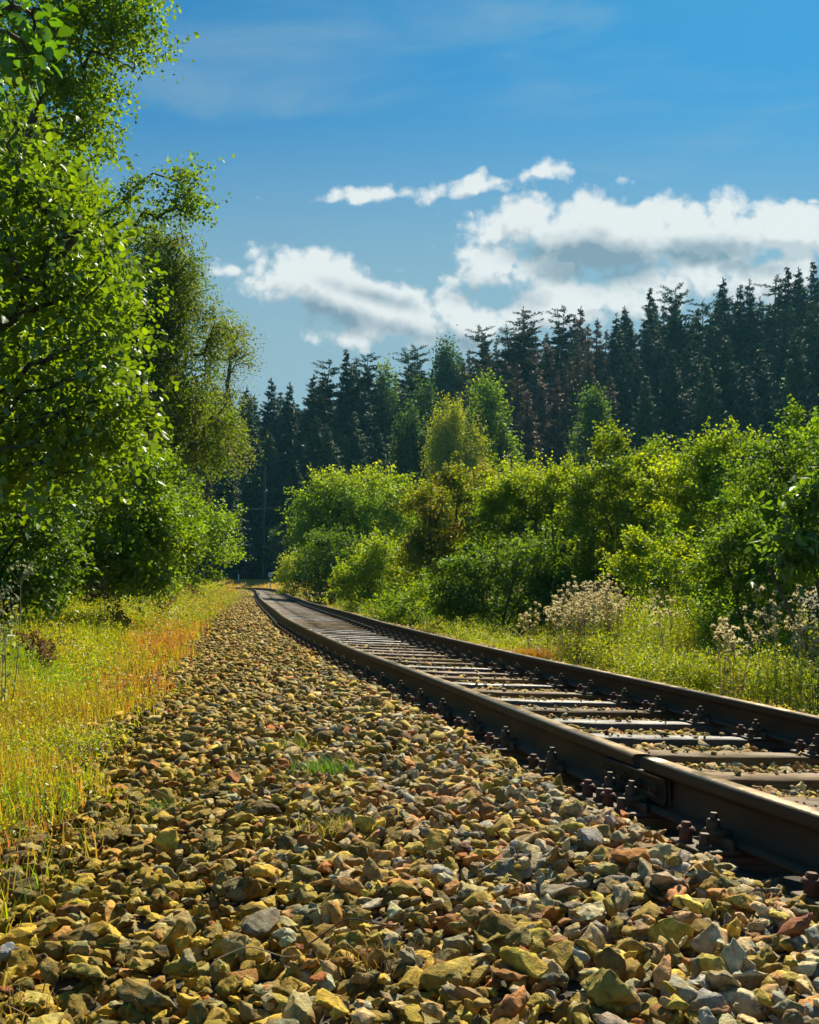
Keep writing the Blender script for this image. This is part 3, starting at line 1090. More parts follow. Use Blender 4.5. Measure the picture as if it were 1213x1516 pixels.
def plant_tree(name, cat, label, group, base, lobes, nclump, nleaf, leaf, wr, pal, seed, clump_r=0.35, stems=1, trunk_r=0.1, rich=False,
               droop=0.0, mat=None, shell=0.45, flat=0.65, spread=0.25, sprigs=0.25, bark=None, limb_vis=True, pal_top=None):
    r_ = np.random.default_rng(seed)
    base = np.array(base, float)
    lob = np.array(lobes, float)
    wgt = (lob[:, 3] * lob[:, 4] + lob[:, 3] * lob[:, 5] + lob[:, 4] * lob[:, 5])
    wgt = wgt + wgt.max() * 0.008
    wgt /= wgt.sum()
    k = r_.choice(len(lob), nclump, p=wgt)
    v = nrm(r_.normal(size=(nclump, 3)))
    rad = (shell + (1 - shell) * r_.random(nclump) ** 0.5)[:, None]
    C = lob[k, :3] + v * lob[k, 3:] * rad
    C = C[C[:, 2] > base[2] + 0.08]
    nclump = len(C)
    root = thing(name, label, cat, base, 0, group)
    # skeleton
    top = lob[:, :3].mean(0)
    zt = (lob[:, 2] + lob[:, 5]).max()
    nodes, par, = [], []
    for st in range(stems):
        off = np.array([0, 0, 0]) if stems == 1 else np.array([r_.normal() * spread, r_.normal() * spread, 0])
        b = base + off * 0.04
        tgt = np.array([top[0], top[1], 0]) * 1.0 + off * 2.2
        tgt[2] = base[2] + (zt - base[2]) * (0.80 + 0.1 * r_.random())
        m = 9
        pr = -1
        w1, w2 = r_.normal(size=2) * 0.05 * (zt - base[2])
        for q in range(m + 1):
            f = q / m
            p = b * (1 - f) + tgt * f
            p[2] = b[2] + (tgt[2] - b[2]) * f ** 0.85
            p[0] += math.sin(f * 3.1) * w1
            p[1] += math.sin(f * 4.0) * w2
            nodes.append(p)
            par.append(pr)
            pr = len(nodes) - 1
    ax = np.array(nodes)
    dist = np.min(np.linalg.norm(C[:, None] - ax[None], axis=2), 1)
    order = np.argsort(dist)
    NA = np.zeros((len(nodes) + 3 * nclump, 3))
    NA[:len(nodes)] = ax
    cnt = len(nodes)
    leafnode = np.zeros(nclump, int)
    for c in order:
        q = C[c]
        dv = q - NA[:cnt]
        dd = np.linalg.norm(dv, axis=1)
        cost = dd + np.maximum(0, NA[:cnt, 2] - q[2] + 0.15 * dd) * 1.3
        j = int(cost.argmin())
        a = NA[j]
        L = dd[j]
        mid = a * 0.5 + q * 0.5 + np.array([0, 0, 0.10 * L]) + r_.normal(size=3) * 0.06 * L
        NA[cnt] = mid
        par.append(j)
        NA[cnt + 1] = q
        par.append(cnt)
        leafnode[c] = cnt + 1
        cnt += 2
    NA = NA[:cnt]
    par = np.array(par)
    load = np.zeros(cnt)
    load[leafnode] += 1
    for q in range(cnt - 1, -1, -1):
        if par[q] >= 0:
            load[par[q]] += load[q]
    rr_ = trunk_r * (np.maximum(load, 0.5) / max(load.max(), 1)) ** 0.45
    rr_ = np.maximum(rr_, 0.0025 + trunk_r * 0.015)
    ta = Acc()
    I = np.nonzero(par >= 0)[0]
    A_, B_ = NA[par[I]], NA[I]
    D_ = nrm(B_ - A_)
    ref = np.where(np.abs(D_[:, 2:3]) < 0.9, np.array([[0, 0, 1.0]]), np.array([[1.0, 0, 0]]))
    P1 = nrm(np.cross(D_, ref))
    P2 = np.cross(D_, P1)
    sd_ = 5
    th = np.arange(sd_) / sd_ * 2 * np.pi
    ringd = np.cos(th)[None, :, None] * P1[:, None] + np.sin(th)[None, :, None] * P2[:, None]
    ra = np.minimum(rr_[par[I]], rr_[I] * 1.5)
    Vt = np.concatenate([A_[:, None] + ringd * ra[:, None, None], B_[:, None] + ringd * rr_[I][:, None, None]], 1)
    f = np.array([[q, (q + 1) % sd_, sd_ + (q + 1) % sd_, sd_ + q] for q in range(sd_)])
    Ft = (f[None] + (np.arange(len(I)) * 2 * sd_)[:, None, None]).reshape(-1, 4)
    ta.add(Vt.reshape(-1, 3) - base, Ft)
    ta.build('trunk', bark or M_BARK, root, smooth=True)
    # leaves
    la = Acc()
    n = nleaf
    ci = r_.integers(0, nclump, n)
    csz = clump_r * (0.6 + 0.8 * r_.random(nclump))
    off = r_.normal(size=(n, 3)) * 0.55
    off *= np.minimum(1, 1.3 / (np.linalg.norm(off, axis=1, keepdims=True) + 1e-6))
    off[:, 2] *= flat
    P = C[ci] + off * csz[ci][:, None]
    # sprigs: a share of the leaves line up along shoots that stick out
    m = int(n * sprigs)
    if m:
        sdir = nrm(nrm(C - top) + r_.normal(size=C.shape) * 0.45 + np.array([0, 0, 0.35]))
        t_ = r_.random(m) * 1.9
        P[:m] = C[ci[:m]] + sdir[ci[:m]] * (t_ * csz[ci[:m]])[:, None] + r_.normal(size=(m, 3)) * leaf * 0.7
    if droop:
        P[:, 2] -= r_.random(n) ** 1.2 * droop
    N = nrm(np.array([0, 0, 1.0]) + r_.normal(size=(n, 3)) * 0.62)
    D = nrm(r_.normal(size=(n, 3)) + nrm(P - top) * 0.5 + np.array([0, 0, -0.35 - droop * .3]))
    Ls = leaf * (0.65 + 0.6 * r_.random(n))
    Tc = tint_mix(pal, nclump, r_, 0.16)
    T = Tc[ci] * 0.55 + tint_mix(pal, n, r_, 0.2) * 0.45
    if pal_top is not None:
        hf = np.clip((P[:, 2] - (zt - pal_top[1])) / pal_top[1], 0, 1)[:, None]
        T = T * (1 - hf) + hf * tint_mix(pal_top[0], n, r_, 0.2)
    T = T * np.array([0.90, 0.98, 1.0])
    leaves(la, P - base, D, N, Ls, Ls * wr, np.clip(T, 0.003, 0.9), 0.3, rich)
    la.build('crown', mat or (M_NEARLEAF if rich else M_LEAF), root)
    return root


G_MID = [(0.10, 0.17, 0.012), (0.14, 0.21, 0.013), (0.06, 0.12, 0.012)]
G_BRIGHT = [(0.20, 0.30, 0.012), (0.26, 0.34, 0.013), (0.12, 0.22, 0.012)]
G_YEL = [(0.31, 0.36, 0.013), (0.38, 0.39, 0.014), (0.20, 0.28, 0.013)]
G_OLIVE = [(0.14, 0.18, 0.018), (0.18, 0.20, 0.02), (0.11, 0.17, 0.018), (0.18, 0.155, 0.025)]
G_DARK = [(0.025, 0.06, 0.016), (0.035, 0.075, 0.018)]
G_COOL = [(0.04, 0.085, 0.03), (0.055, 0.10, 0.03)]
G_RED = [(0.26, 0.11, 0.03), (0.2, 0.16, 0.03), (0.2, 0.2, 0.02)]
GL = 'trees and bushes along the left verge'
GR = 'bushes along the right verge'


def gb(x, y):
    return (x, y, gz(x, y) - 0.05)


# left side -----------------------------------------------------------------
Lz = [(at(-60, 5.6), 5.7, zat(520, 5.6), 0.85, 0.9, 0.75), (at(70, 5.6), 5.6, zat(380, 5.6), 0.32, 0.5, 0.33), (at(110, 5.5), 5.5, zat(500, 5.5), 0.30, 0.4, 0.42),
      (at(120, 5.5), 5.6, zat(620, 5.5), 0.28, 0.4, 0.26), (at(150, 5.4), 5.4, zat(430, 5.4), 0.12, 0.2, 0.13), (at(175, 5.5), 5.5, zat(597, 5.5), 0.11, 0.15, 0.06), (at(-30, 5.5), 5.5, zat(690, 5.5), 0.55, 0.5, 0.2),
      (at(-230, 5.4), 5.6, zat(330, 5.4), 0.75, 0.9, 0.6), (at(12, 5.2), 5.2, zat(260, 5.2), 0.14, 0.3, 0.25)]
plant_tree('hazel_tree', 'tree', 'closest tree at the left edge, with large round translucent leaves', GL, gb(-3.9, 6.2), Lz, 280, 18000, 0.045, 0.42,
           [(0.13, 0.20, 0.010), (0.18, 0.25, 0.012), (0.07, 0.13, 0.012)], 21, 0.21, 2, 0.06, rich=True, shell=0.25, flat=0.8)
plant_tree('overhanging_branch', 'branch', 'leafy branch end with very large leaves poking into the top left corner', GL, (-2.6, 3.3, 2.0),
           [(at(-10, 3.1), 3.1, zat(60, 3.1), 0.12, 0.15, 0.22), (at(10, 3.1), 3.1, zat(5, 3.1), 0.13, 0.1, 0.06)], 14, 130, 0.050, 0.42,
           [(0.10, 0.21, 0.012), (0.07, 0.16, 0.014)], 22, 0.10, 1, 0.012, rich=True, shell=0.1)
plant_tree('aspen_tree', 'tree', 'tall tree filling the top left corner, outer twigs dark against the sky', GL, gb(-6.6, 13.0),
           [(at(-60, 12), 12.2, zat(-30, 12), 1.9, 1.7, 1.7), (at(120, 12), 12, zat(35, 12), 0.62, 0.7, 0.55), (at(185, 12), 12, zat(70, 12), 0.34, 0.4, 0.22),
            (at(180, 12), 12, zat(5, 12), 0.40, 0.5, 0.25), (at(60, 12), 12, zat(95, 12), 0.7, 0.7, 0.35), (at(95, 12), 12, zat(150, 12), 0.55, 0.7, 0.5), (at(-80, 12), 13, zat(250, 12), 1.3, 1.2, 1.4)],
           380, 36000, 0.062, 0.40, G_MID + G_BRIGHT, 23, 0.26, 1, 0.07, shell=0.25, flat=0.7)
plant_tree('poplar_tree', 'tree', 'yellow-green tree below the top left corner with one long side branch reaching right', GL, gb(-6.9, 15.0),
           lobes_box(-150, 185, 100, 14, 2.2, 31, 12, 1.8) + [(at(235, 14.5), 14.5, zat(278, 14.5), 0.46, 0.4, 0.24), (at(270, 14.5), 14.5, zat(300, 14.5), 0.24, 0.3, 0.20), (at(190, 14.5), 14.5, zat(310, 14.5), 0.45, 0.4, 0.20),
                                                               (at(265, 14.5), 14.5, zat(262, 14.5), 0.22, 0.25, 0.12), (at(170, 14.5), 14.3, zat(340, 14.5), 0.6, 0.5, 0.4)],
           560, 62000, 0.062, 0.40, G_BRIGHT + G_MID, 24, 0.27, 1, 0.15, shell=0.3)
plant_tree('willow_tree', 'tree', 'tall olive-brown tree with dark leaning limbs, sparse twigs on its right', GL, gb(-8.2, 25.5),
           lobes_box(110, 325, 300, 24, 0.9, 33, 12, 1.8, 0.45) + [(at(320, 24), 24, zat(640, 24), 0.62, 0.8, 0.8), (at(310, 24), 24, zat(500, 24), 0.55, 0.6, 0.7), (at(250, 24), 24, zat(420, 24), 0.7, 0.8, 0.7)],
           620, 80000, 0.066, 0.36, G_OLIVE + G_MID, 25, 0.34, 2, 0.2, shell=0.3, droop=0.35)
plant_tree('birch_tree', 'tree', 'thin feathery tree right of the olive tree, sky showing through its twigs', GL, gb(-7.6, 33.0),
           [(at(335, 32), 32, zat(500, 32), 0.75, 0.8, 0.85), (at(352, 32), 32, zat(530, 32), 0.5, 0.5, 0.5), (at(325, 32), 32, zat(600, 32), 0.8, 0.8, 1.2), (at(340, 32), 32, zat(655, 32), 0.7, .8, .9)],
           170, 5200, 0.075, 0.34, G_OLIVE, 26, 0.42, 1, 0.09, shell=0.2, droop=0.3)
plant_tree('rounded_bush', 'bush', 'rounded leafy bush at the far end of the left verge, bright on its right side', GL, gb(-6.8, 29.0),
           lobes_box(205, 358, 742, 28, 0.35, 35, 9, 1.4), 240, 26000, 0.075, 0.42, G_BRIGHT, 27, 0.30, 4, 0.05)
plant_tree('leafy_bush', 'bush', 'pale green bush below the olive tree, beside the rounded bush', GL, gb(-4.7, 13.2),
           lobes_box(30, 262, 575, 12.5, 0.45, 36, 10, 1.1), 330, 38000, 0.052, 0.42, G_BRIGHT + G_MID, 28, 0.20, 5, 0.04)
plant_tree('leafy_bush', 'bush', 'shaded bush at the left edge directly above the tall grass', GL, gb(-4.3, 9.8),
           lobes_box(-120, 120, 690, 9.2, 0.35, 37, 8, 0.8), 210, 21000, 0.045, 0.42, G_MID, 29, 0.17, 4, 0.03)
plant_tree('leafy_bush', 'bush', 'green bush between the pale green bush and the rounded bush', GL, gb(-6.2, 19.8),
           lobes_box(120, 290, 690, 19, 0.4, 38, 8, 1.2), 220, 24000, 0.062, 0.42, G_MID + G_BRIGHT, 30, 0.25, 4, 0.04)
plant_tree('broadleaf_tree', 'tree', 'dense tree behind the nearest left-hand trees, mostly hidden', GL, gb(-8.6, 20.0),
           lobes_box(-220, 230, 260, 19, 0.4, 39, 12, 2.0), 420, 46000, 0.085, 0.42, G_MID, 31, 0.38, 1, 0.18)
plant_tree('broadleaf_tree', 'tree', 'darker tree glimpsed behind the olive-brown tree', GL, gb(-11.0, 36.0),
           lobes_box(60, 300, 470, 34, 0.5, 40, 9, 2.5), 260, 22000, 0.12, 0.42, G_OLIVE + G_MID, 32, 0.55, 1, 0.2)

# right side ----------------------------------------------------------------
def rbush(name, label, box_, Y, n, leaf, pal, seed, zb=-0.5, lob=9, dep=None, cr=None, **kw):
    px0, px1, yt = box_
    L = lobes_box(px0, px1, yt, Y, zb, seed, lob, dep)
    xc = at((px0 + px1) / 2, Y)
    rs = np.random.default_rng(seed + 1000)
    m0 = L[0]
    for q in range(kw.pop('shoots', 0 if 'tree' in name or 'birch' in name else 12)):
        a_, b_ = rs.uniform(-0.9, 0.9), rs.uniform(-0.8, 0.4)
        e_ = max(0.0, 1 - a_ * a_ * 0.9 - b_ * b_ * 0.5) ** 0.5
        hgt = rs.uniform(0.06, 0.13) * m0[5]
        L.append((m0[0] + a_ * m0[3], m0[1] + b_ * m0[4], m0[2] + e_ * m0[5] * 0.97, 0.08 * m0[3] * rs.uniform(.6, 1.4), 0.10 * m0[4], hgt))
    w_ = at(px1, Y) - at(px0, Y)
    nc = kw.pop('nc', int(90 + 26 * w_ * (zat(yt, Y)) / ((cr or 0.3) * 6)))
    kw.setdefault('stems', 5)
    kw.setdefault('sprigs', 0.30)
    kw.setdefault('shell', 0.38)
    return plant_tree(name, 'bush' if 'tree' not in name else 'tree', label, kw.pop('group', GR), gb(xc, Y), L, nc, n, leaf, kw.pop('wr', 0.42), pal, seed, cr or 0.3, **kw)


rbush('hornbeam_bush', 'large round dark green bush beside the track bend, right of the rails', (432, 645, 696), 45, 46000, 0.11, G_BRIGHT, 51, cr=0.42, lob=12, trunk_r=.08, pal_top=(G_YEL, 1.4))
rbush('yellowish_bush', 'low yellow-green bush between the dark round bush and the rails', (412, 462, 822), 56, 5000, 0.10, G_YEL, 52, cr=0.3, trunk_r=.03)
rbush('hornbeam_bush', 'low bush in front of the dark round bush, reaching down to the ballast', (505, 612, 800), 31, 14000, 0.075, G_BRIGHT + G_YEL, 53, cr=0.25, trunk_r=.03)
rbush('hornbeam_bush', 'reddish-tinged bush with rusty leaf patches on its top', (592, 775, 690), 27, 42000, 0.072, G_MID + G_YEL + G_RED, 54, cr=0.26, lob=12, trunk_r=.06)
rbush('tall_bush', 'tall bush behind the reddish one, under the weeping birch', (610, 860, 690), 34, 30000, 0.085, G_YEL + G_MID, 55, cr=0.32, lob=12, trunk_r=.06)
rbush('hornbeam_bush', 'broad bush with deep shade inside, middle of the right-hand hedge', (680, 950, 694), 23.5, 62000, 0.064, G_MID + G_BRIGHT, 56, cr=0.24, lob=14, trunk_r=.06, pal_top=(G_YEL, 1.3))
rbush('tall_bush', 'yellow-topped bush with shoots standing up above the hedge', (830, 1040, 640), 21, 42000, 0.064, G_YEL + G_MID, 57, cr=0.22, lob=14, trunk_r=.05, sprigs=.4)
rbush('tall_bush', 'yellow-green bush right of the one with upright shoots', (950, 1170, 640), 18, 44000, 0.058, G_YEL + G_BRIGHT, 58, cr=0.20, lob=12, trunk_r=.05)
rbush('hornbeam_bush', 'tall green bush at the right edge of the photo', (1090, 1460, 572), 14, 62000, 0.050, G_BRIGHT + G_MID, 59, cr=0.19, lob=14, trunk_r=.05)
rbush('hornbeam_bush', 'medium bush in front of the tall green one, above the fluffy weeds', (1030, 1180, 770), 11.5, 24000, 0.040, G_BRIGHT + G_MID, 60, cr=0.14, trunk_r=.03)
rbush('leafy_bush', 'bright low bush between the pale thistle clump and the tall green bush', (890, 1080, 790), 14.5, 17000, 0.046, G_BRIGHT + G_YEL, 61, cr=0.15, trunk_r=.02, sprigs=.45)
rbush('leafy_bush', 'low shaded bush behind the pale thistle clump', (640, 840, 800), 19, 20000, 0.058, G_MID, 62, cr=0.2, trunk_r=.03)
rbush('leafy_bush', 'low green bush left of the pale thistle clump, close to the rail', (560, 700, 868), 21, 9000, 0.055, G_BRIGHT, 63, cr=0.18, trunk_r=.02)
plant_tree('elder_bush', 'bush', 'bush with long drooping pointed leaves at the right edge', GR, gb(at(1230, 9.5), 9.6),
           [(at(1215, 9.3), 9.3, zat(775, 9.3), 0.36, 0.3, 0.36), (at(1180, 9.2), 9.2, zat(815, 9.2), 0.22, 0.25, 0.16), (at(1190, 9.3), 9.3, zat(735, 9.3), 0.14, 0.2, 0.1)],
           70, 1500, 0.115, 0.20, [(0.10, 0.18, 0.02), (0.14, 0.21, 0.02)], 64, 0.13, 4, 0.02, rich=True, droop=0.05)
rbush('leafy_bush', 'low dark bush at the foot of the large round bush, left of the concrete block', (436, 545, 790), 40, 11000, 0.09, G_MID, 73, cr=0.28, trunk_r=.03)
# middle distance trees
GM = 'broadleaf trees in front of the spruce forest'
rbush('weeping_birch', 'golden-green weeping birch in front of the forest', (630, 732, 572), 78, 38000, 0.17, G_YEL + [(0.3, 0.24, 0.02)], 65, cr=0.5, stems=1, trunk_r=.2, droop=2.0, zb=2.0, wr=.28, lob=10, group=GM, flat=1.3)
rbush('maple_tree', 'green tree directly behind and right of the weeping birch', (684, 758, 546), 84, 22000, 0.24, G_MID + G_BRIGHT, 66, cr=0.75, stems=1, trunk_r=.2, zb=2, group=GM)
rbush('maple_tree', 'rounded green tree left of the weeping birch, lower of two', (585, 640, 610), 86, 12000, 0.24, G_COOL, 67, cr=0.7, stems=1, trunk_r=.2, zb=2, group=GM)
rbush('maple_tree', 'rounded green tree left of the weeping birch, higher of two', (600, 660, 560), 98, 13000, 0.27, G_COOL, 68, cr=0.8, stems=1, trunk_r=.2, zb=2, group=GM)
rbush('maple_tree', 'small bright green tree standing alone before the dark spruces', (850, 905, 572), 92, 11000, 0.24, G_MID + G_COOL, 69, cr=0.7, stems=1, trunk_r=.2, zb=4, group=GM)
rbush('poplar_tree', 'broadleaf tree rising to the skyline, pale sky behind its crown', (632, 692, 492), 128, 16000, 0.32, G_COOL, 70, cr=0.9, stems=1, trunk_r=.3, zb=8, group=GM)
rbush('poplar_tree', 'leafy tree left of the skyline broadleaf tree', (545, 600, 525), 124, 15000, 0.32, G_COOL + G_MID, 71, cr=0.9, stems=1, trunk_r=.3, zb=3, group=GM)
rbush('small_tree', 'small dark bushy tree in the shade beyond the track bend', (404, 436, 778), 96, 6000, 0.20, G_COOL, 72, cr=0.5, stems=2, trunk_r=.1, zb=.6, group=GM)


# ------------------------------------------------------------------ spruce forest
def spruce_proto(seed, pal, H=22.0, Rm=2.7, sparse=1.0, pine=False, crown_from=0.10):
    r_ = np.random.default_rng(seed)
    root = thing('spruce_tree', 'x', 'tree', (0, 0, 0))
    t = Acc()
    zz = np.linspace(0, H, 12)
    wx, wy = r_.normal(size=2) * 0.25
    P = np.stack([np.sin(zz / H * 2.3) * wx, np.sin(zz / H * 3) * wy, zz], 1)
    tube(t, P, 0.24 * (1 - zz / H) ** 0.8 + 0.015, 7)
    la = Acc()
    h = crown_from * H
    Cs, Ds, Ns, Ls, Ws, Ts = [], [], [], [], [], []
    while h < H - 0.25:
        f = (h - crown_from * H) / (H - crown_from * H)
        if pine:
            Lm = Rm * (0.35 + 0.75 * math.sin(min(f * 1.25 + 0.1, 1) * math.pi * 0.82)) * 0.8
        else:
            Lm = 1.35 * Rm * (1 - f) ** 0.78 * (0.55 + 0.45 * min(1, f * 5 + 0.2)) + 0.05
        nb = 7 if f < 0.85 else 5
        a0 = r_.random() * 6.28
        for b in range(nb):
            if r_.random() > sparse:
                continue
            a = a0 + b / nb * 6.28 + r_.normal() * 0.25
            L = Lm * (0.45 + 0.70 * r_.random())
            dirh = np.array([math.cos(a), math.sin(a), 0])
            m = int(10 + L * 15)
            tt = np.linspace(0.12, 1, m) * (1 + r_.normal(size=m) * 0.02)
            dro = (-0.30 if f < 0.6 else 0.12) * L
            curve = dro * tt + 0.20 * L * tt ** 2.5
            if pine:
                curve = 0.25 * L * tt
            bx = dirh[None] * (tt * L)[:, None]
            bx[:, 2] = curve
            bx += np.array([np.interp(h, zz, P[:, 0]), np.interp(h, zz, P[:, 1]), h + r_.normal() * 0.12])
            tube(t, bx[[0, m // 2, m - 1]], [0.035, 0.02, 0.008], 3, cap=False)
            sidev = np.array([-dirh[1], dirh[0], 0])
            for sgn in (-1, 1):
                hang = -0.45 - 0.5 * r_.random(m)
                if pine:
                    hang = 0.3 * r_.normal(size=m) + 0.3
                D = sidev[None] * sgn * (0.75 + 0.2 * r_.normal(size=m))[:, None] + dirh[None] * 0.55 + np.array([0, 0, 1.0])[None] * hang[:, None]
                Cs.append(bx + r_.normal(size=(m, 3)) * 0.05)
                Ds.append(D)
                Ns.append(nrm(np.array([0, 0, 1.0]) + r_.normal(size=(m, 3)) * 0.5))
                ll = (0.34 + 0.30 * (1 - tt)) * (0.7 + 0.6 * r_.random(m)) * (0.42 + 0.58 * min(1.0, (1 - f) * 3.2))
                Ls.append(ll)
                Ws.append(ll * 0.17)
                Ts.append(tint_mix(pal, 1, r_, 0.2).repeat(m, 0) * (1 + 0.2 * r_.normal(size=(m, 1))).clip(.4, 1.7))
        h += (0.44 + 0.12 * r_.random())
    # leader
    Cs.append(np.tile(P[-1], (8, 1)) - np.array([0, 0, 1]) * r_.random((8, 1)) * 0.8)
    Ds.append(r_.normal(size=(8, 3)) * 0.35 + np.array([0, 0, 0.8]))
    Ns.append(r_.normal(size=(8, 3)))
    Ls.append(np.full(8, 0.35)); Ws.append(np.full(8, 0.05)); Ts.append(tint_mix(pal, 8, r_))
    leaves(la, np.concatenate(Cs), np.concatenate(Ds), np.concatenate(Ns), np.concatenate(Ls), np.concatenate(Ws), np.concatenate(Ts).clip(0.003, 1), 0.2)
    t.build('trunk', M_SBARK, root)
    la.build('crown', M_NEEDLE, root)
    return root


SG = [(0.020, 0.048, 0.022), (0.014, 0.038, 0.020), (0.032, 0.066, 0.024)]
SB = [(0.20, 0.10, 0.060), (0.16, 0.085, 0.055), (0.10, 0.075, 0.045)]
SL = [(0.050, 0.095, 0.028), (0.038, 0.075, 0.026)]
PR = {'green': [spruce_proto(401, SG), spruce_proto(402, SG, Rm=2.4, sparse=.85), spruce_proto(403, SG, Rm=3.0), spruce_proto(404, SG, Rm=2.2, sparse=.75)],
      'light': [spruce_proto(411, SL, Rm=2.9), spruce_proto(412, SL, Rm=2.6, sparse=.85)],
      'brown': [spruce_proto(421, SB, Rm=2.7, sparse=.8), spruce_proto(422, SB, Rm=2.4, sparse=.7)],
      'pine': [spruce_proto(431, SG, Rm=2.6, sparse=.6, pine=True, crown_from=.35), spruce_proto(432, SL, Rm=2.6, sparse=.55, pine=True, crown_from=.3)]}
SKY = np.array([(-400, 420), (0, 480), (250, 540), (330, 560), (372, 572), (410, 570), (445, 590), (480, 540), (505, 575), (522, 520), (545, 530), (575, 545), (610, 525), (650, 520), (700, 505), (722, 490),
                (750, 490), (783, 465), (810, 490), (840, 462), (862, 458), (895, 480), (940, 457), (975, 433), (1003, 432), (1025, 455), (1052, 450), (1078, 414), (1105, 440),
                (1128, 418), (1155, 435), (1180, 402), (1195, 400), (1213, 402), (1300, 380), (1700, 350)], float)
# skyline trees first: (px, ytop, kind, label)
PEAKS = [(372, 575, 'green', 'spruce at the left end of the skyline, just right of the feathery twigs'),
         (390, 560, 'green', 'narrow spruce on the skyline, second from the left end'),
         (418, 566, 'green', 'spruce on the skyline left of the thick-topped one'),
         (480, 538, 'pine', 'thick-topped dark conifer on the left part of the skyline'),
         (462, 555, 'green', 'dark spruce touching the thick-topped conifer on its left'),
         (522, 520, 'green', 'slender pointed spruce on the skyline left of the broadleaf trees'),
         (540, 528, 'pine', 'bushy-topped conifer directly right of the slender pointed spruce'),
         (603, 525, 'pine', 'low bushy-topped pine between the two skyline broadleaf trees'),
         (615, 520, 'pine', 'bushy pine just left of the tall skyline broadleaf tree'),
         (722, 490, 'pine', 'ragged pine just right of the tall skyline broadleaf tree'),
         (750, 486, 'pine', 'ragged pine left of the pointed one above the brown trees'),
         (783, 464, 'pine', 'tall ragged pine above the left end of the brown trees'),
         (840, 458, 'pine', 'ragged-topped pine above the middle of the brown trees'),
         (863, 456, 'brown', 'brownish spruce reaching the skyline beside the ragged-topped pine'),
         (895, 472, 'brown', 'blunt brown spruce on the skyline'),
         (912, 468, 'green', 'short spruce tip between the blunt brown spruce and the pointed one'),
         (941, 455, 'green', 'pointed spruce at the right end of the brown trees'),
         (977, 430, 'green', 'tall open-branched spruce standing clear against the cloud'),
         (1005, 432, 'pine', 'thin spruce tip just right of the open-branched spruce'),
         (1025, 450, 'green', 'narrow spruce left of the broadest tall one'),
         (1045, 445, 'pine', 'thin-topped conifer touching the broadest tall spruce'),
         (1078, 412, 'green', 'broadest tall spruce on the right part of the skyline'),
         (1110, 425, 'green', 'dark spruce right of the broadest tall spruce'),
         (1130, 415, 'green', 'dense spruce with a rounded tip on the right part of the skyline'),
         (1160, 418, 'pine', 'loose-topped conifer between the rounded spruce and the highest ones'),
         (1180, 400, 'green', 'left one of the two highest spruces near the right edge'),
         (1193, 398, 'green', 'right one of the two highest spruces near the right edge'),
         (1213, 394, 'green', 'spruce cut by the right edge of the photo')]
GF = 'conifers of the forest on the slope'
r_ = np.random.default_rng(77)
cntf = 0


def put_conifer(px, Y, ytop, kind, label):
    global cntf
    x = at(px, Y)
    z0 = gz(x, Y)
    h = zat(ytop, Y) - z0
    if h < 6:
        return
    src = PR[kind][r_.integers(0, len(PR[kind]))]
    o = copy_tree(src)
    o.location = (x, Y, z0 - 0.2)
    s = (h + 0.2) / 22.0
    wdt = (s * 0.5 + 0.5 * (0.85 + 0.45 * r_.random())) * 1.22
    o.scale = (wdt, wdt, s)
    o.rotation_euler = (r_.normal() * 0.018, r_.normal() * 0.018, r_.random() * 6.28)
    if kind == 'pine':
        o.name = 'pine_tree'
    tag(o, label, 'tree', GF)
    cntf += 1


for px, yt, kind, lab in PEAKS:
    put_conifer(px, r_.uniform(122, 136), yt - 2, kind, lab)
rows = [(104, 4.4, 105), (110, 4.0, 72), (117, 3.9, 46), (125, 3.7, 28), (134, 3.5, 17), (144, 3.4, 9), (152, 3.6, 6)]
for Yr, gap, low in rows:
    x = at(230, Yr)
    while x < at(1330, Yr):
        xx = x + r_.normal() * 0.8
        Y = Yr + r_.normal() * 1.8
        px = xx / Y * FPX + 606.5
        yt = np.interp(px, SKY[:, 0], SKY[:, 1]) + low * (0.75 + 0.5 * r_.random()) + 3
        p = r_.random()
        if 690 < px < 905 and p < 0.9:
            kind, lab = 'brown', 'brown dying spruce inside the brown patch of the forest'
        elif px < 560 and p < 0.45:
            kind, lab = 'light', 'lighter green spruce in the left half of the forest'
        elif px < 700:
            kind, lab = 'green', 'dark spruce in the left half of the forest, below the skyline'
        else:
            kind, lab = 'green', 'dark spruce in the right half of the forest, below the skyline'
        if kind == 'green' and p > 0.9:
            kind = 'light'
            lab = 'slightly lighter spruce deep in the right half of the forest' if px >= 700 else 'lighter green spruce in the left half of the forest'
        if not (Yr < 108 and 380 < px < 700 and False):
            put_conifer(px, Y, yt, kind, lab)
        x += gap * (0.75 + 0.5 * r_.random())
# spruces that continue the forest to the left, seen only between the verge trees
for k in range(7):
    put_conifer(235 - 45 * k, 118 + 3 * (k % 3), 600, 'green', 'dark spruce glimpsed between the trees of the left verge')
for v in PR.values():
    for pr in v:
        for ch in list(pr.children):
            bpy.data.objects.remove(ch)
        bpy.data.objects.remove(pr)
print('conifers', cntf)


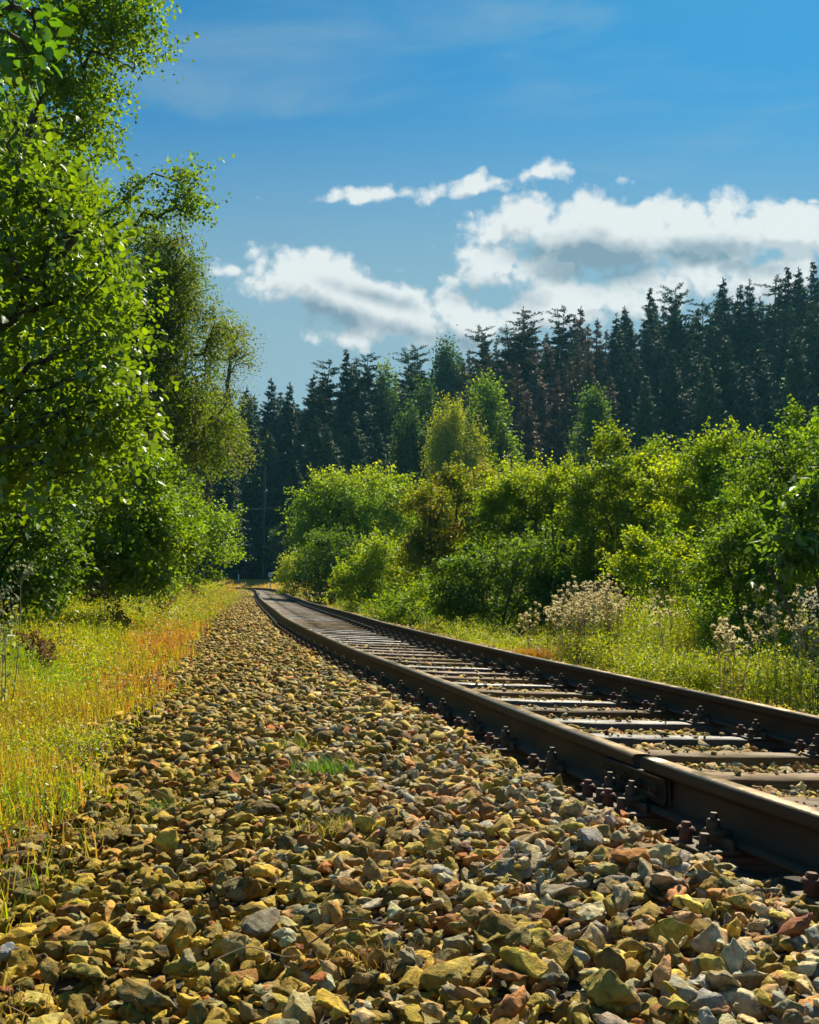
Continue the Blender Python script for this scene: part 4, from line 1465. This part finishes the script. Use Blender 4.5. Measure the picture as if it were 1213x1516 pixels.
# ------------------------------------------------------------------ grass and weeds
def blades(acc, X, Y, Z, H, Wd, T, r_, lean=0.35):
    n = len(X)
    a = r_.random(n) * 2 * np.pi
    dirn = np.stack([np.cos(a), np.sin(a), np.zeros(n)], 1)
    sd_ = np.stack([-np.sin(a), np.cos(a), np.zeros(n)], 1)
    ln_ = (lean * (0.4 + r_.random(n)))[:, None] * H[:, None]
    B = np.stack([X, Y, Z], 1)
    up = np.array([0, 0, 1.0]) * H[:, None]
    mid = B + up * 0.55 + dirn * ln_ * 0.35
    tip = B + up * (1 - 0.15 * r_.random(n))[:, None] + dirn * ln_
    w_ = Wd[:, None]
    V = np.stack([B - sd_ * w_, B + sd_ * w_, mid + sd_ * w_ * 0.75, mid - sd_ * w_ * 0.75, tip], 1).reshape(-1, 3)
    i = np.arange(n) * 5
    acc.add(V, np.stack([i, i + 1, i + 2, i + 3], 1), T)
    acc.add(np.zeros((0, 3)), np.zeros((0, 3), int), np.zeros((0, 3)))
    acc.F.setdefault(3, []).append(np.stack([i + 3, i + 2, i + 4], 1) + acc.n - len(V))
    acc.T.setdefault(3, []).append(T)


def patchy(X, Y, s, seed):
    return wob(X, Y, s, seed)


GRASSPAL = [(0.35, 0.39, 0.016), (0.26, 0.34, 0.016), (0.44, 0.40, 0.022), (0.18, 0.27, 0.014)]
DRYPAL = [(0.42, 0.30, 0.07), (0.36, 0.24, 0.05), (0.34, 0.29, 0.05)]
REDPAL = [(0.42, 0.13, 0.06), (0.44, 0.22, 0.09), (0.34, 0.12, 0.05), (0.40, 0.28, 0.08)]


def verge_left():
    r_ = np.random.default_rng(91)
    acc = Acc()
    lf = Acc()
    red = Acc()
    for (y0, y1, n, hh, ww, nl, ls) in [(2.6, 7, 60000, 0.25, 0.0023, 46000, 0.012), (7, 16, 80000, 0.33, 0.0038, 70000, 0.018), (16, 36, 50000, 0.38, 0.007, 80000, 0.032), (36, 88, 30000, 0.42, 0.016, 36000, 0.07)]:
        for what in ('b', 'l'):
            m = int((n if what == 'b' else nl) * 1.6)
            u = r_.random(m)
            Yp = y0 + (y1 - y0) * u
            i = np.searchsorted(PY, Yp).clip(0, len(PY) - 1)
            wid = 4.2
            dd = ballast_edge(Yp) + 0.15 - r_.random(m) ** 1.15 * wid
            X = PX[i] + NX[i] * dd
            Y = PY[i] + NY[i] * dd
            e = ballast_edge(Y) - dd
            keep = (np.abs(X) < Y * 0.44 + 0.4) & (Y > 2.3) & (r_.random(m) < np.clip(0.25 + e / 0.5, 0.05, 1))
            X, Y, e = X[keep], Y[keep], e[keep]
            m = len(X)
            Z = ground_z(X, Y) - 0.01
            hm = (0.45 + 0.65 * np.clip(e / 0.9, 0, 1)) * (1 + 0.45 * patchy(X, Y, 1.6, 1.0)) * (0.55 + 0.7 * r_.random(m))
            hm = hm * np.where(e > 2.6, 1.5, 1)
            isred = (r_.random(m) < np.clip(1.4 - np.abs(e - 0.15) / 0.32, 0, 0.9) * np.clip(0.55 + 1.2 * patchy(X, Y, 0.9, 4.0), 0.08, 1))
            isdry = r_.random(m) < np.clip(0.25 + 0.8 * patchy(X, Y, 1.1, 7.0), 0.04, 0.75)
            T = tint_mix(GRASSPAL, m, r_, 0.15)
            T[isdry] = tint_mix(DRYPAL, isdry.sum(), r_, 0.15)
            T[isred] = tint_mix(REDPAL, isred.sum(), r_, 0.15)
            pg = patchy(X, Y, 0.7, 2.0)
            g = (pg > 0.25) & ~isred & ~isdry
            T[g] = T[g] * np.array([0.68, 0.95, 0.9])
            if what == 'b':
                blades(acc, X, Y, Z, hh * hm, np.full(m, ww) * (0.7 + 0.6 * r_.random(m)), T, r_)
            else:
                L = ls * (0.6 + 0.8 * r_.random(m))
                P = np.stack([X, Y, Z + hh * hm * (0.25 + 0.95 * r_.random(m))], 1)
                D = r_.normal(size=(m, 3)) + np.array([0, 0, 0.4])
                N = r_.normal(size=(m, 3)) * 0.6 + np.array([0, 0, 1])
                for tgt, sel in ((red, isred), (lf, ~isred)):
                    leaves(tgt, P[sel], D[sel], N[sel], L[sel], L[sel] * 0.33, T[sel])
    tag(acc.build('verge_grass', M_GRASS), 'sunlit yellow-green grass along the left verge', kind='stuff')
    tag(lf.build('verge_weeds', M_GRASS), 'small-leaved weeds mixed into the grass of the left verge', kind='stuff')
    tag(red.build('reddish_weeds', M_GRASS), 'reddish-brown low weeds along the edge of the ballast', kind='stuff')


verge_left()


def verge_right():
    r_ = np.random.default_rng(92)
    acc = Acc()
    lf = Acc()
    for (y0, y1, n, hh, ww, nl, ls, wid) in [(5.0, 11, 42000, 0.12, 0.0022, 90000, 0.013, 8.0), (11, 22, 34000, 0.17, 0.004, 60000, 0.022, 9.0), (22, 60, 16000, 0.22, 0.010, 16000, 0.045, 8.0)]:
        for what in ('b', 'l'):
            m = int((n if what == 'b' else nl) * 1.5)
            Yp = y0 - 2 + (y1 - y0 + 2) * r_.random(m)
            i = np.searchsorted(PY, Yp).clip(0, len(PY) - 1)
            dd = 2.55 + 0.15 * np.sin(Yp * 1.7) + r_.random(m) ** 1.1 * wid
            X = PX[i] + NX[i] * dd
            Y = PY[i] + NY[i] * dd
            keep = (np.abs(X) < Y * 0.44 + 0.5) & (Y > 4.2) & (Y >= y0 - 1) & (Y < y1)
            X, Y, dd = X[keep], Y[keep], dd[keep]
            m = len(X)
            Z = ground_z(X, Y) - 0.01
            hm = (0.5 + 0.7 * np.clip((dd - 3.2) / 2.5, 0, 1)) * (1 + 0.5 * patchy(X, Y, 1.4, 3.0)) * (0.55 + 0.7 * r_.random(m))
            isdry = r_.random(m) < np.clip(0.15 + 1.0 * patchy(X, Y, 1.3, 9.0), 0.03, 0.8)
            T = tint_mix(GRASSPAL, m, r_, 0.15)
            T[isdry] = tint_mix(DRYPAL, isdry.sum(), r_, 0.15)
            if what == 'b':
                blades(acc, X, Y, Z, hh * hm, np.full(m, ww) * (0.7 + 0.6 * r_.random(m)), T, r_)
            else:
                L = ls * (0.6 + 0.8 * r_.random(m))
                P = np.stack([X, Y, Z + hh * hm * (0.2 + 0.95 * r_.random(m))], 1)
                leaves(lf, P, r_.normal(size=(m, 3)) + np.array([0, 0, 0.4]), r_.normal(size=(m, 3)) * 0.6 + np.array([0, 0, 1]), L, L * 0.35, T)
    tag(acc.build('verge_grass', M_GRASS), 'yellow-green grass beyond the right-hand rail', kind='stuff')
    tag(lf.build('verge_weeds', M_GRASS), 'small-leaved ground plants beyond the right-hand rail', kind='stuff')


verge_right()


def herbs(name, label, patches, leaf, pal, seed):
    """a mass of leafy herbs: (px, depth, half width, half depth, height, leaves) per patch"""
    r_ = np.random.default_rng(seed)
    la, st = Acc(), Acc()
    for (px, Yc, rx, ry, h, n) in patches:
        ns = max(12, n // 60)
        a = r_.random(ns) * 6.283
        q = np.sqrt(r_.random(ns))
        X = at(px, Yc) + np.cos(a) * q * rx
        Y = Yc + np.sin(a) * q * ry
        Z = ground_z(X, Y)
        hs = h * (0.55 + 0.55 * r_.random(ns)) * (1 - 0.35 * q ** 2)
        k = r_.integers(0, ns, n)
        t = r_.random(n) ** 0.75
        lean = r_.normal(size=(ns, 2)) * 0.10
        P = np.stack([X[k] + lean[k, 0] * t + r_.normal(size=n) * 0.05, Y[k] + lean[k, 1] * t + r_.normal(size=n) * 0.05, Z[k] + hs[k] * t], 1)
        T = tint_mix(pal, ns, r_, .15)[k] * .5 + tint_mix(pal, n, r_, .2) * .5
        leaves(la, P, r_.normal(size=(n, 3)) + np.array([0, 0, .25]), r_.normal(size=(n, 3)) * .55 + np.array([0, 0, 1]), leaf * (.6 + .8 * r_.random(n)), leaf * .22 * (.7 + .6 * r_.random(n)), T)
        blades(la, X, Y, Z, hs * 1.05, np.full(ns, 0.004), tint_mix([(0.16, 0.17, 0.04), (0.2, 0.16, 0.05)], ns, r_), r_, 0.12)
    tag(la.build(name, M_GRASS), label, kind='stuff')


herbs('undergrowth', 'bright yellow-green herbs in front of the right-hand bushes', [
    (960, 12.0, 0.75, 0.9, 0.95, 15000), (1020, 11.6, 0.7, 0.8, 0.85, 12000), (930, 10.8, 0.5, 0.6, 0.55, 7000), (1010, 9.8, 0.7, 0.6, 0.42, 7000), (1100, 9.6, 0.6, 0.6, 0.5, 7000),
    (1170, 9.0, 0.6, 0.6, 0.45, 6000), (870, 12.6, 0.6, 0.6, 0.5, 6000), (740, 15.0, 0.7, 0.8, 0.35, 5000), (690, 17.5, 0.8, 1.0, 0.45, 5000), (610, 22, 1.0, 1.6, 0.5, 5000), (545, 28, 1.0, 2.0, 0.5, 4000)],
    0.030, GRASSPAL + G_YEL + G_BRIGHT + G_BRIGHT + DRYPAL[:1], 941)
herbs('undergrowth', 'tall yellowish herbs where the left verge meets the bushes', [
    (40, 8.3, 0.8, 0.8, 0.38, 8000), (120, 10.8, 0.9, 1.2, 0.45, 8000), (190, 13.8, 0.9, 1.4, 0.60, 8000), (230, 17.0, 0.9, 1.6, 0.70, 8000), (265, 21, 1.0, 2.0, 0.75, 7000), (295, 27, 1.1, 2.6, 0.65, 6000), (315, 36, 1.2, 4, 0.6, 4000)],
    0.036, GRASSPAL + G_BRIGHT + DRYPAL, 942)
herbs('undergrowth', 'short green herbs in the near part of the left verge', [
    (20, 6.0, 0.5, 0.7, 0.28, 7000), (90, 7.6, 0.6, 0.8, 0.26, 7000), (40, 4.6, 0.35, 0.5, 0.2, 5000), (10, 3.6, 0.25, 0.4, 0.16, 3500), (160, 10.5, .5, 1.0, .3, 5000)],
    0.020, GRASSPAL + G_YEL, 943)


def meadow():
    r_ = np.random.default_rng(93)
    acc = Acc()
    n = 30000
    X = -34 + 40 * r_.random(n)
    Y = 78 + 26 * r_.random(n)
    d, _ = near_track(X, Y)
    k = np.abs(d - 0.75) > 2.6
    X, Y = X[k], Y[k]
    m = len(X)
    T = tint_mix([(0.42, 0.29, 0.05), (0.36, 0.27, 0.04), (0.46, 0.31, 0.06)], m, r_, 0.12)
    blades(acc, X, Y, ground_z(X, Y) - 0.02, 0.25 * (0.6 + 0.6 * r_.random(m)), np.full(m, 0.025), T, r_)
    tag(acc.build('meadow_grass', M_GRASS), 'strip of dry yellow meadow beyond the track bend', kind='stuff')


meadow()


# ------------------------------------------------------------------ thistles gone to seed, and other single plants
def stalk_plant(name, label, cat, group, x, y, h, nst, seed, fluff=True, heads=5, pal=None, spread=0.10, headr=0.016, leafn=26, leafL=0.07):
    r_ = np.random.default_rng(seed)
    z = gz(x, y) - 0.02
    root = thing(name, label, cat, (x, y, z), 0, group)
    st, lf = Acc(), Acc()
    HD = []
    for s in range(nst):
        a = r_.random() * 6.28
        tip = np.array([math.cos(a) * spread * r_.random() * 1.6, math.sin(a) * spread * r_.random() * 1.6, h * (0.72 + 0.35 * r_.random())])
        b0 = np.array([math.cos(a), math.sin(a), 0]) * spread * 0.35
        tt = np.linspace(0, 1, 6)[:, None]
        P = b0 * (1 - tt) + tip * tt + np.array([r_.normal() * .02, r_.normal() * .02, 0]) * np.sin(tt * 3.1)
        tube(st, P, np.linspace(0.004, 0.002, 6), 4, cap=False)
        for b in range(heads):
            fl = Acc()
            HD.append(fl)
            f = 0.72 + 0.3 * r_.random()
            p0 = b0 * (1 - f) + tip * f
            if f > 1:
                p0 = tip
            q = p0 + np.array([r_.normal() * .045, r_.normal() * .045, 0.03 + 0.07 * r_.random()])
            tube(st, np.array([p0, (p0 + q) / 2 + [0, 0, 0.004], q]), [0.0018, 0.0015, 0.0015], 3, cap=False)
            if fluff:
                m = 26
                D = nrm(r_.normal(size=(m, 3)) + np.array([0, 0, 0.5]))
                T = tint_mix([(0.80, 0.70, 0.40), (0.66, 0.54, 0.27), (0.88, 0.80, 0.52)], m, r_, 0.1)
                leaves(fl, np.tile(q, (m, 1)), D, r_.normal(size=(m, 3)), headr * (0.7 + 0.8 * r_.random(m)), np.full(m, headr * 0.16), T.clip(0, .85))
                m = 8
                D = nrm(r_.normal(size=(m, 3)) * np.array([1, 1, .3]) - np.array([0, 0, 0.8]))
                leaves(lf, np.tile(q + [0, 0, .002], (m, 1)), D, r_.normal(size=(m, 3)), np.full(m, headr * .75), np.full(m, headr * .3), tint_mix([(0.16, 0.11, 0.04)], m, r_))
            else:
                m = 10
                D = nrm(r_.normal(size=(m, 3)))
                leaves(fl, q + r_.normal(size=(m, 3)) * 0.012, D, r_.normal(size=(m, 3)), np.full(m, headr), np.full(m, headr * .4), tint_mix(pal, m, r_))
        m = leafn
        f = r_.random((m, 1)) * 0.85
        P = b0 * (1 - f) + tip * f
        D = r_.normal(size=(m, 3)) + np.array([0, 0, 0.2])
        leaves(lf, P, D, r_.normal(size=(m, 3)) * .5 + np.array([0, 0, 1]), leafL * (0.5 + r_.random(m)) * (1.1 - 0.6 * f[:, 0]), leafL * 0.13 * np.ones(m),
               tint_mix(pal or [(0.13, 0.16, 0.03), (0.20, 0.17, 0.05)], m, r_, .2))
    st.build('stems', M_DRY, root)
    lf.build('leaves', M_GRASS, root)
    for fl in HD:
        fl.build('seed_head' if fluff else 'flower_head', M_FLUFF, root)
    return root


r2 = np.random.default_rng(55)
GT = 'thistles gone to seed beyond the right-hand rail'
lab_cl = 'pale fluffy seeding thistle in the dense clump beyond the right-hand rail'
for k in range(26):
    px = 836 + (k * 37 % 84)
    Y = 11.4 + 1.5 * ((k * 29) % 26) / 26
    top = 862 + 22 * r2.random() + (12 if px < 850 else 0)
    x = at(px, Y)
    stalk_plant('thistle', lab_cl, 'thistle', GT, x, Y, max(zat(top, Y) - gz(x, Y), 0.4), 3, 600 + k, heads=7, spread=0.13, headr=0.022)
for k, (px, yt, Y, lab) in enumerate([
        (790, 898, 12.2, 'short seeding thistle at the left foot of the dense thistle clump'),
        (808, 890, 12.0, 'short seeding thistle touching the dense clump on its left side'),
        (985, 878, 10.6, 'thin seeding thistle standing between the dense clump and the bushes'),
        (1060, 925, 8.6, 'small seeding thistle with bare stems near the rail'),
        (1085, 930, 8.4, 'small seeding thistle right beside the bare-stemmed one near the rail'),
        (1132, 880, 9.0, 'tall seeding thistle left of the one with the thickest fluff'),
        (1155, 868, 9.2, 'tall seeding thistle with the thickest fluff, under the right-hand bush'),
        (1175, 872, 9.4, 'tall seeding thistle close to the drooping-leaved bush'),
        (1200, 915, 8.2, 'ragged weed with tiny pale heads at the right edge')]):
    x = at(px, Y)
    stalk_plant('thistle', lab, 'thistle', GT, x, Y, max(zat(yt, Y) - gz(x, Y), 0.35), 3, 640 + k, heads=7, spread=0.10, headr=0.026)
# left verge single plants
GW = 'tall weeds standing in the left verge'
stalk_plant('tall_weed', 'pale grey-green tall weed at the left edge against the dark bushes', 'weed', GW, at(14, 5.6), 5.6, 0.80, 3, 701, False, 8, [(0.22, 0.27, 0.12), (0.3, 0.34, 0.2)], 0.06, 0.022, 26, 0.09)
for k, (px, py, yt, Y, lab) in enumerate([
        (243, 0, 884, 14.5, 'dark brown seeding dock plant standing out of the verge grass'),
        (180, 0, 905, 12.0, 'brown weed left of the dark dock plant'),
        (150, 0, 860, 11.5, 'dead brown weed in front of the bushes'),
        (70, 0, 945, 7.2, 'thin dry weed in the middle of the left grass'),
        (265, 0, 868, 20.0, 'rusty brown tall weed near the rounded bush'),
        (285, 0, 866, 24.0, 'dry brown weed farthest along the left verge')]):
    x = at(px, Y)
    stalk_plant('dock_plant', lab, 'weed', GW, x, Y, max(zat(yt, Y) - gz(x, Y), 0.25), 5, 710 + k, False, 12, [(0.12, 0.055, 0.025), (0.18, 0.09, 0.03)], 0.14, 0.022, 12, 0.07)


# grass tufts on the ballast
def tuft(px, py, h, n, pal, label, seed, rad=0.05, lean=0.9, w_=0.0016):
    r_ = np.random.default_rng(seed)
    x, y = on_ground(px, py, 0.0)
    z = gz(x, y)
    acc = Acc()
    X, Y = r_.normal(size=n) * rad, r_.normal(size=n) * rad * 0.7
    T = tint_mix(pal, n, r_, .2)
    blades(acc, X, Y, np.zeros(n), h * (0.5 + 0.6 * r_.random(n)), np.full(n, w_), T, r_, lean)
    o = acc.build('grass_tuft', M_GRASS)
    o.location = (x, y, z + 0.01)
    tag(o, label, 'grass tuft', 'grass tufts growing in the ballast')


GG = [(0.08, 0.20, 0.02), (0.12, 0.22, 0.02), (0.16, 0.24, 0.03)]
GY = [(0.28, 0.24, 0.04), (0.20, 0.22, 0.03), (0.32, 0.24, 0.06)]
tuft(482, 1150, 0.085, 420, GG, 'bright green grass tuft in the middle of the ballast', 801, 0.050)
tuft(430, 1112, 0.080, 170, GG + GY, 'thin green grass tuft just behind the bright green one', 802, 0.055)
tuft(495, 1235, 0.080, 170, GY, 'yellowing grass tuft closer than the bright green one', 803, 0.05)
tuft(235, 1188, 0.080, 90, GG, 'small thin green grass tuft left of the ballast middle', 804, 0.03)
tuft(185, 1210, 0.075, 60, GG + GY, 'sparse grass blades left of the small thin tuft', 805, 0.05)
tuft(30, 1440, 0.070, 60, [(0.30, 0.22, 0.06), (0.24, 0.14, 0.05)], 'dry straw-coloured grass at the bottom left edge', 806, 0.05)
tuft(548, 1420, 0.060, 130, [(0.26, 0.20, 0.05), (0.2, 0.12, 0.05)], 'dry grass wisp among the stones near the bottom', 807, 0.05)
tuft(785, 955, 0.16, 1500, [(0.36, 0.20, 0.06), (0.30, 0.17, 0.05)], 'orange-brown dry grass mound beyond the right-hand rail, left of the thistles', 808, 0.12, 0.6, 0.003)
# leafy seedlings at the ballast edge
for k, (px, py, lab) in enumerate([(135, 1120, 'low green leafy weed at the left edge of the ballast'), (92, 1140, 'pale leafy weed just left of the low green one'),
                                   (66, 1000, 'single brown-tipped weed in the grass'), (215, 1020, 'small green weed among the reddish weeds')]):
    x, y = on_ground(px, py, -0.05)
    stalk_plant('leafy_weed', lab, 'weed', 'small weeds at the edge of the ballast', x, y, 0.13, 6, 820 + k, False, 1, [(0.12, 0.22, 0.03), (0.2, 0.26, 0.04)], 0.09, 0.01, 14, 0.045)


# fallen twigs and dry canes
def cane(px, py, pts, label, r=0.004, seed=0, Y=None, mat=M_DRY, name='dry_cane'):
    acc = Acc()
    x, y = (at(px, Y), Y) if Y else on_ground(px, py, 0.02)
    P = np.array(pts, float)
    t = np.linspace(0, 1, len(P))
    tt = np.linspace(0, 1, 24)
    Q = np.stack([np.interp(tt, t, P[:, k]) for k in range(3)], 1)
    for _ in range(3):
        Q[1:-1] = (Q[:-2] + Q[1:-1] * 2 + Q[2:]) / 4
    tube(acc, Q, np.linspace(r, r * 0.5, 24), 5)
    o = acc.build(name, mat)
    o.location = (x, y, gz(x, y))
    tag(o, label, 'twig', 'dry canes and twigs')


cane(826, 975, [(0, 0, 0), (0.02, 0, .1), (-.02, 0, .2), (.05, 0, .30)], 'pale arching dry cane in front of the thistle clump', 0.006, Y=10.6)
cane(850, 975, [(0, 0, 0), (0.0, 0, .07), (.03, 0, .12), (.04, 0, .2)], 'short pale cane right of the arching one', 0.005, Y=10.4)
cane(812, 972, [(0.2, 0, -.02), (0.0, 0, .08), (-.2, 0.1, .24), (-.42, 0.2, .42)], 'long pale cane leaning left out of the grass beyond the rail', 0.005, Y=10.9)
cane(365, 1420, [(-.06, 0, .07), (0, 0.02, .09), (.07, 0, .075), (.12, -.01, .085)], 'thin reddish twig lying on the lower left stones', 0.0014)
cane(228, 1170, [(-.05, 0, .05), (0, 0.0, .09), (.06, 0, .06)], 'thin pale twig on the stones right of the weeds', 0.002)
cane(545, 1400, [(-.12, 0, .05), (-.04, 0.02, .10), (.05, 0, .085), (.10, 0.02, .12)], 'dark curved twig in the dry grass wisp', 0.0018, mat=M_BARK)

# ------------------------------------------------------------------ small railway furniture in the distance
Y = 74.0
sg_root = thing('track_sign', 'small white square sign on a thin grey post at the track bend', 'sign', (at(401, Y), Y, gz(at(401, Y), Y)))
a = Acc()
tube(a, [(0, 0, 0), (0, 0, 1.35)], [0.03, 0.03], 8)
a.build('post', M_GREY, sg_root)
a = Acc()
box(a, (0, -0.045, 1.22), (0.28, 0.02, 0.30), bev=0.004)
a.build('panel', M_WHITE, sg_root)
a = Acc()
box(a, (-0.05, -0.058, 1.24), (0.05, 0.006, 0.18), bev=0.001)
box(a, (0.06, -0.058, 1.17), (0.05, 0.006, 0.12), bev=0.001)
a.build('marking', M_DRUST, sg_root)
Y = 96.0
x = at(354, Y)
mk = thing('marker_post', 'slim white marker post in the yellow meadow', 'post', (x, Y, gz(x, Y)))
a = Acc()
tube(a, [(0, 0, 0), (0, 0, 0.62)], [0.06, 0.055], 8)
a.build('pole', M_WHITE, mk)
a = Acc()
tube(a, [(0, 0, 0.62), (0, 0, 0.72)], [0.062, 0.03], 8)
a.build('cap', M_GREY, mk)
Y = 100.0
x = at(391, Y)
up = thing('utility_pole', 'dark wooden utility pole before the forest, with a white insulator', 'pole', (x, Y, gz(x, Y)))
a = Acc()
tube(a, [(0, 0, 0), (0, 0, 11.5)], [0.14, 0.10], 10)
a.build('pole', mat_bark('grey_pole_wood', (0.022, 0.024, 0.022), (0.05, 0.05, 0.045)), up)
a = Acc()
prism(a, (0.24, -0.15, zat(727, Y) - gz(x, Y)), 0.07, 0.16, 10, 0, 0.05)
a.build('insulator', M_WHITE, up)
a = Acc()
box(a, (0.12, -0.12, zat(727, Y) - gz(x, Y) - 0.03), (0.4, 0.06, 0.06), bev=0.01)
a.build('bracket', M_GREY, up)
a = Acc()
tt = np.linspace(0, 1, 20)
P = np.stack([at(330, Y) + (at(520, Y) - at(330, Y)) * tt, np.full(20, Y - 0.2), zat(756, Y) + (zat(742, Y) - zat(756, Y)) * tt - 0.12 * np.sin(tt * math.pi)], 1)
tube(a, P, np.full(20, 0.013), 5)
tag(a.build('overhead_wire', M_WIRE), 'thin pale overhead wire crossing in front of the dark forest', 'wire')
Y = 30.5
x = at(533, Y)
cb = thing('concrete_block', 'weathered grey concrete block beside the track, at the foot of the bushes', 'block', (x, Y, gz(x, Y)))
a = Acc()
box(a, (0, 0, 0.10), (0.26, 0.22, 0.30), rotz(0.4), bev=0.02)
a.build('block', M_CONC, cb)
a = Acc()
box(a, (0, 0, 0.255), (0.18, 0.14, 0.02), rotz(0.4), bev=0.005)
a.build('cover', M_DRUST, cb)

# ------------------------------------------------------------------ haze
hz = Acc()
box(hz, (0, 150, 55), (900, 420, 120 + 0.0))
ho = hz.build('haze', None)
ho.data.materials.clear()
mz, t = new_mat('pale_air')
vp = t.n('ShaderNodeVolumePrincipled', {'Color': (0.25, 0.75, 1.0, 1), 'Density': 0.00018, 'Anisotropy': 0.3})
t.n('ShaderNodeOutputMaterial', {'Volume': vp.outputs[0]})
ho.data.materials.append(mz)
tag(ho, kind='stuff')
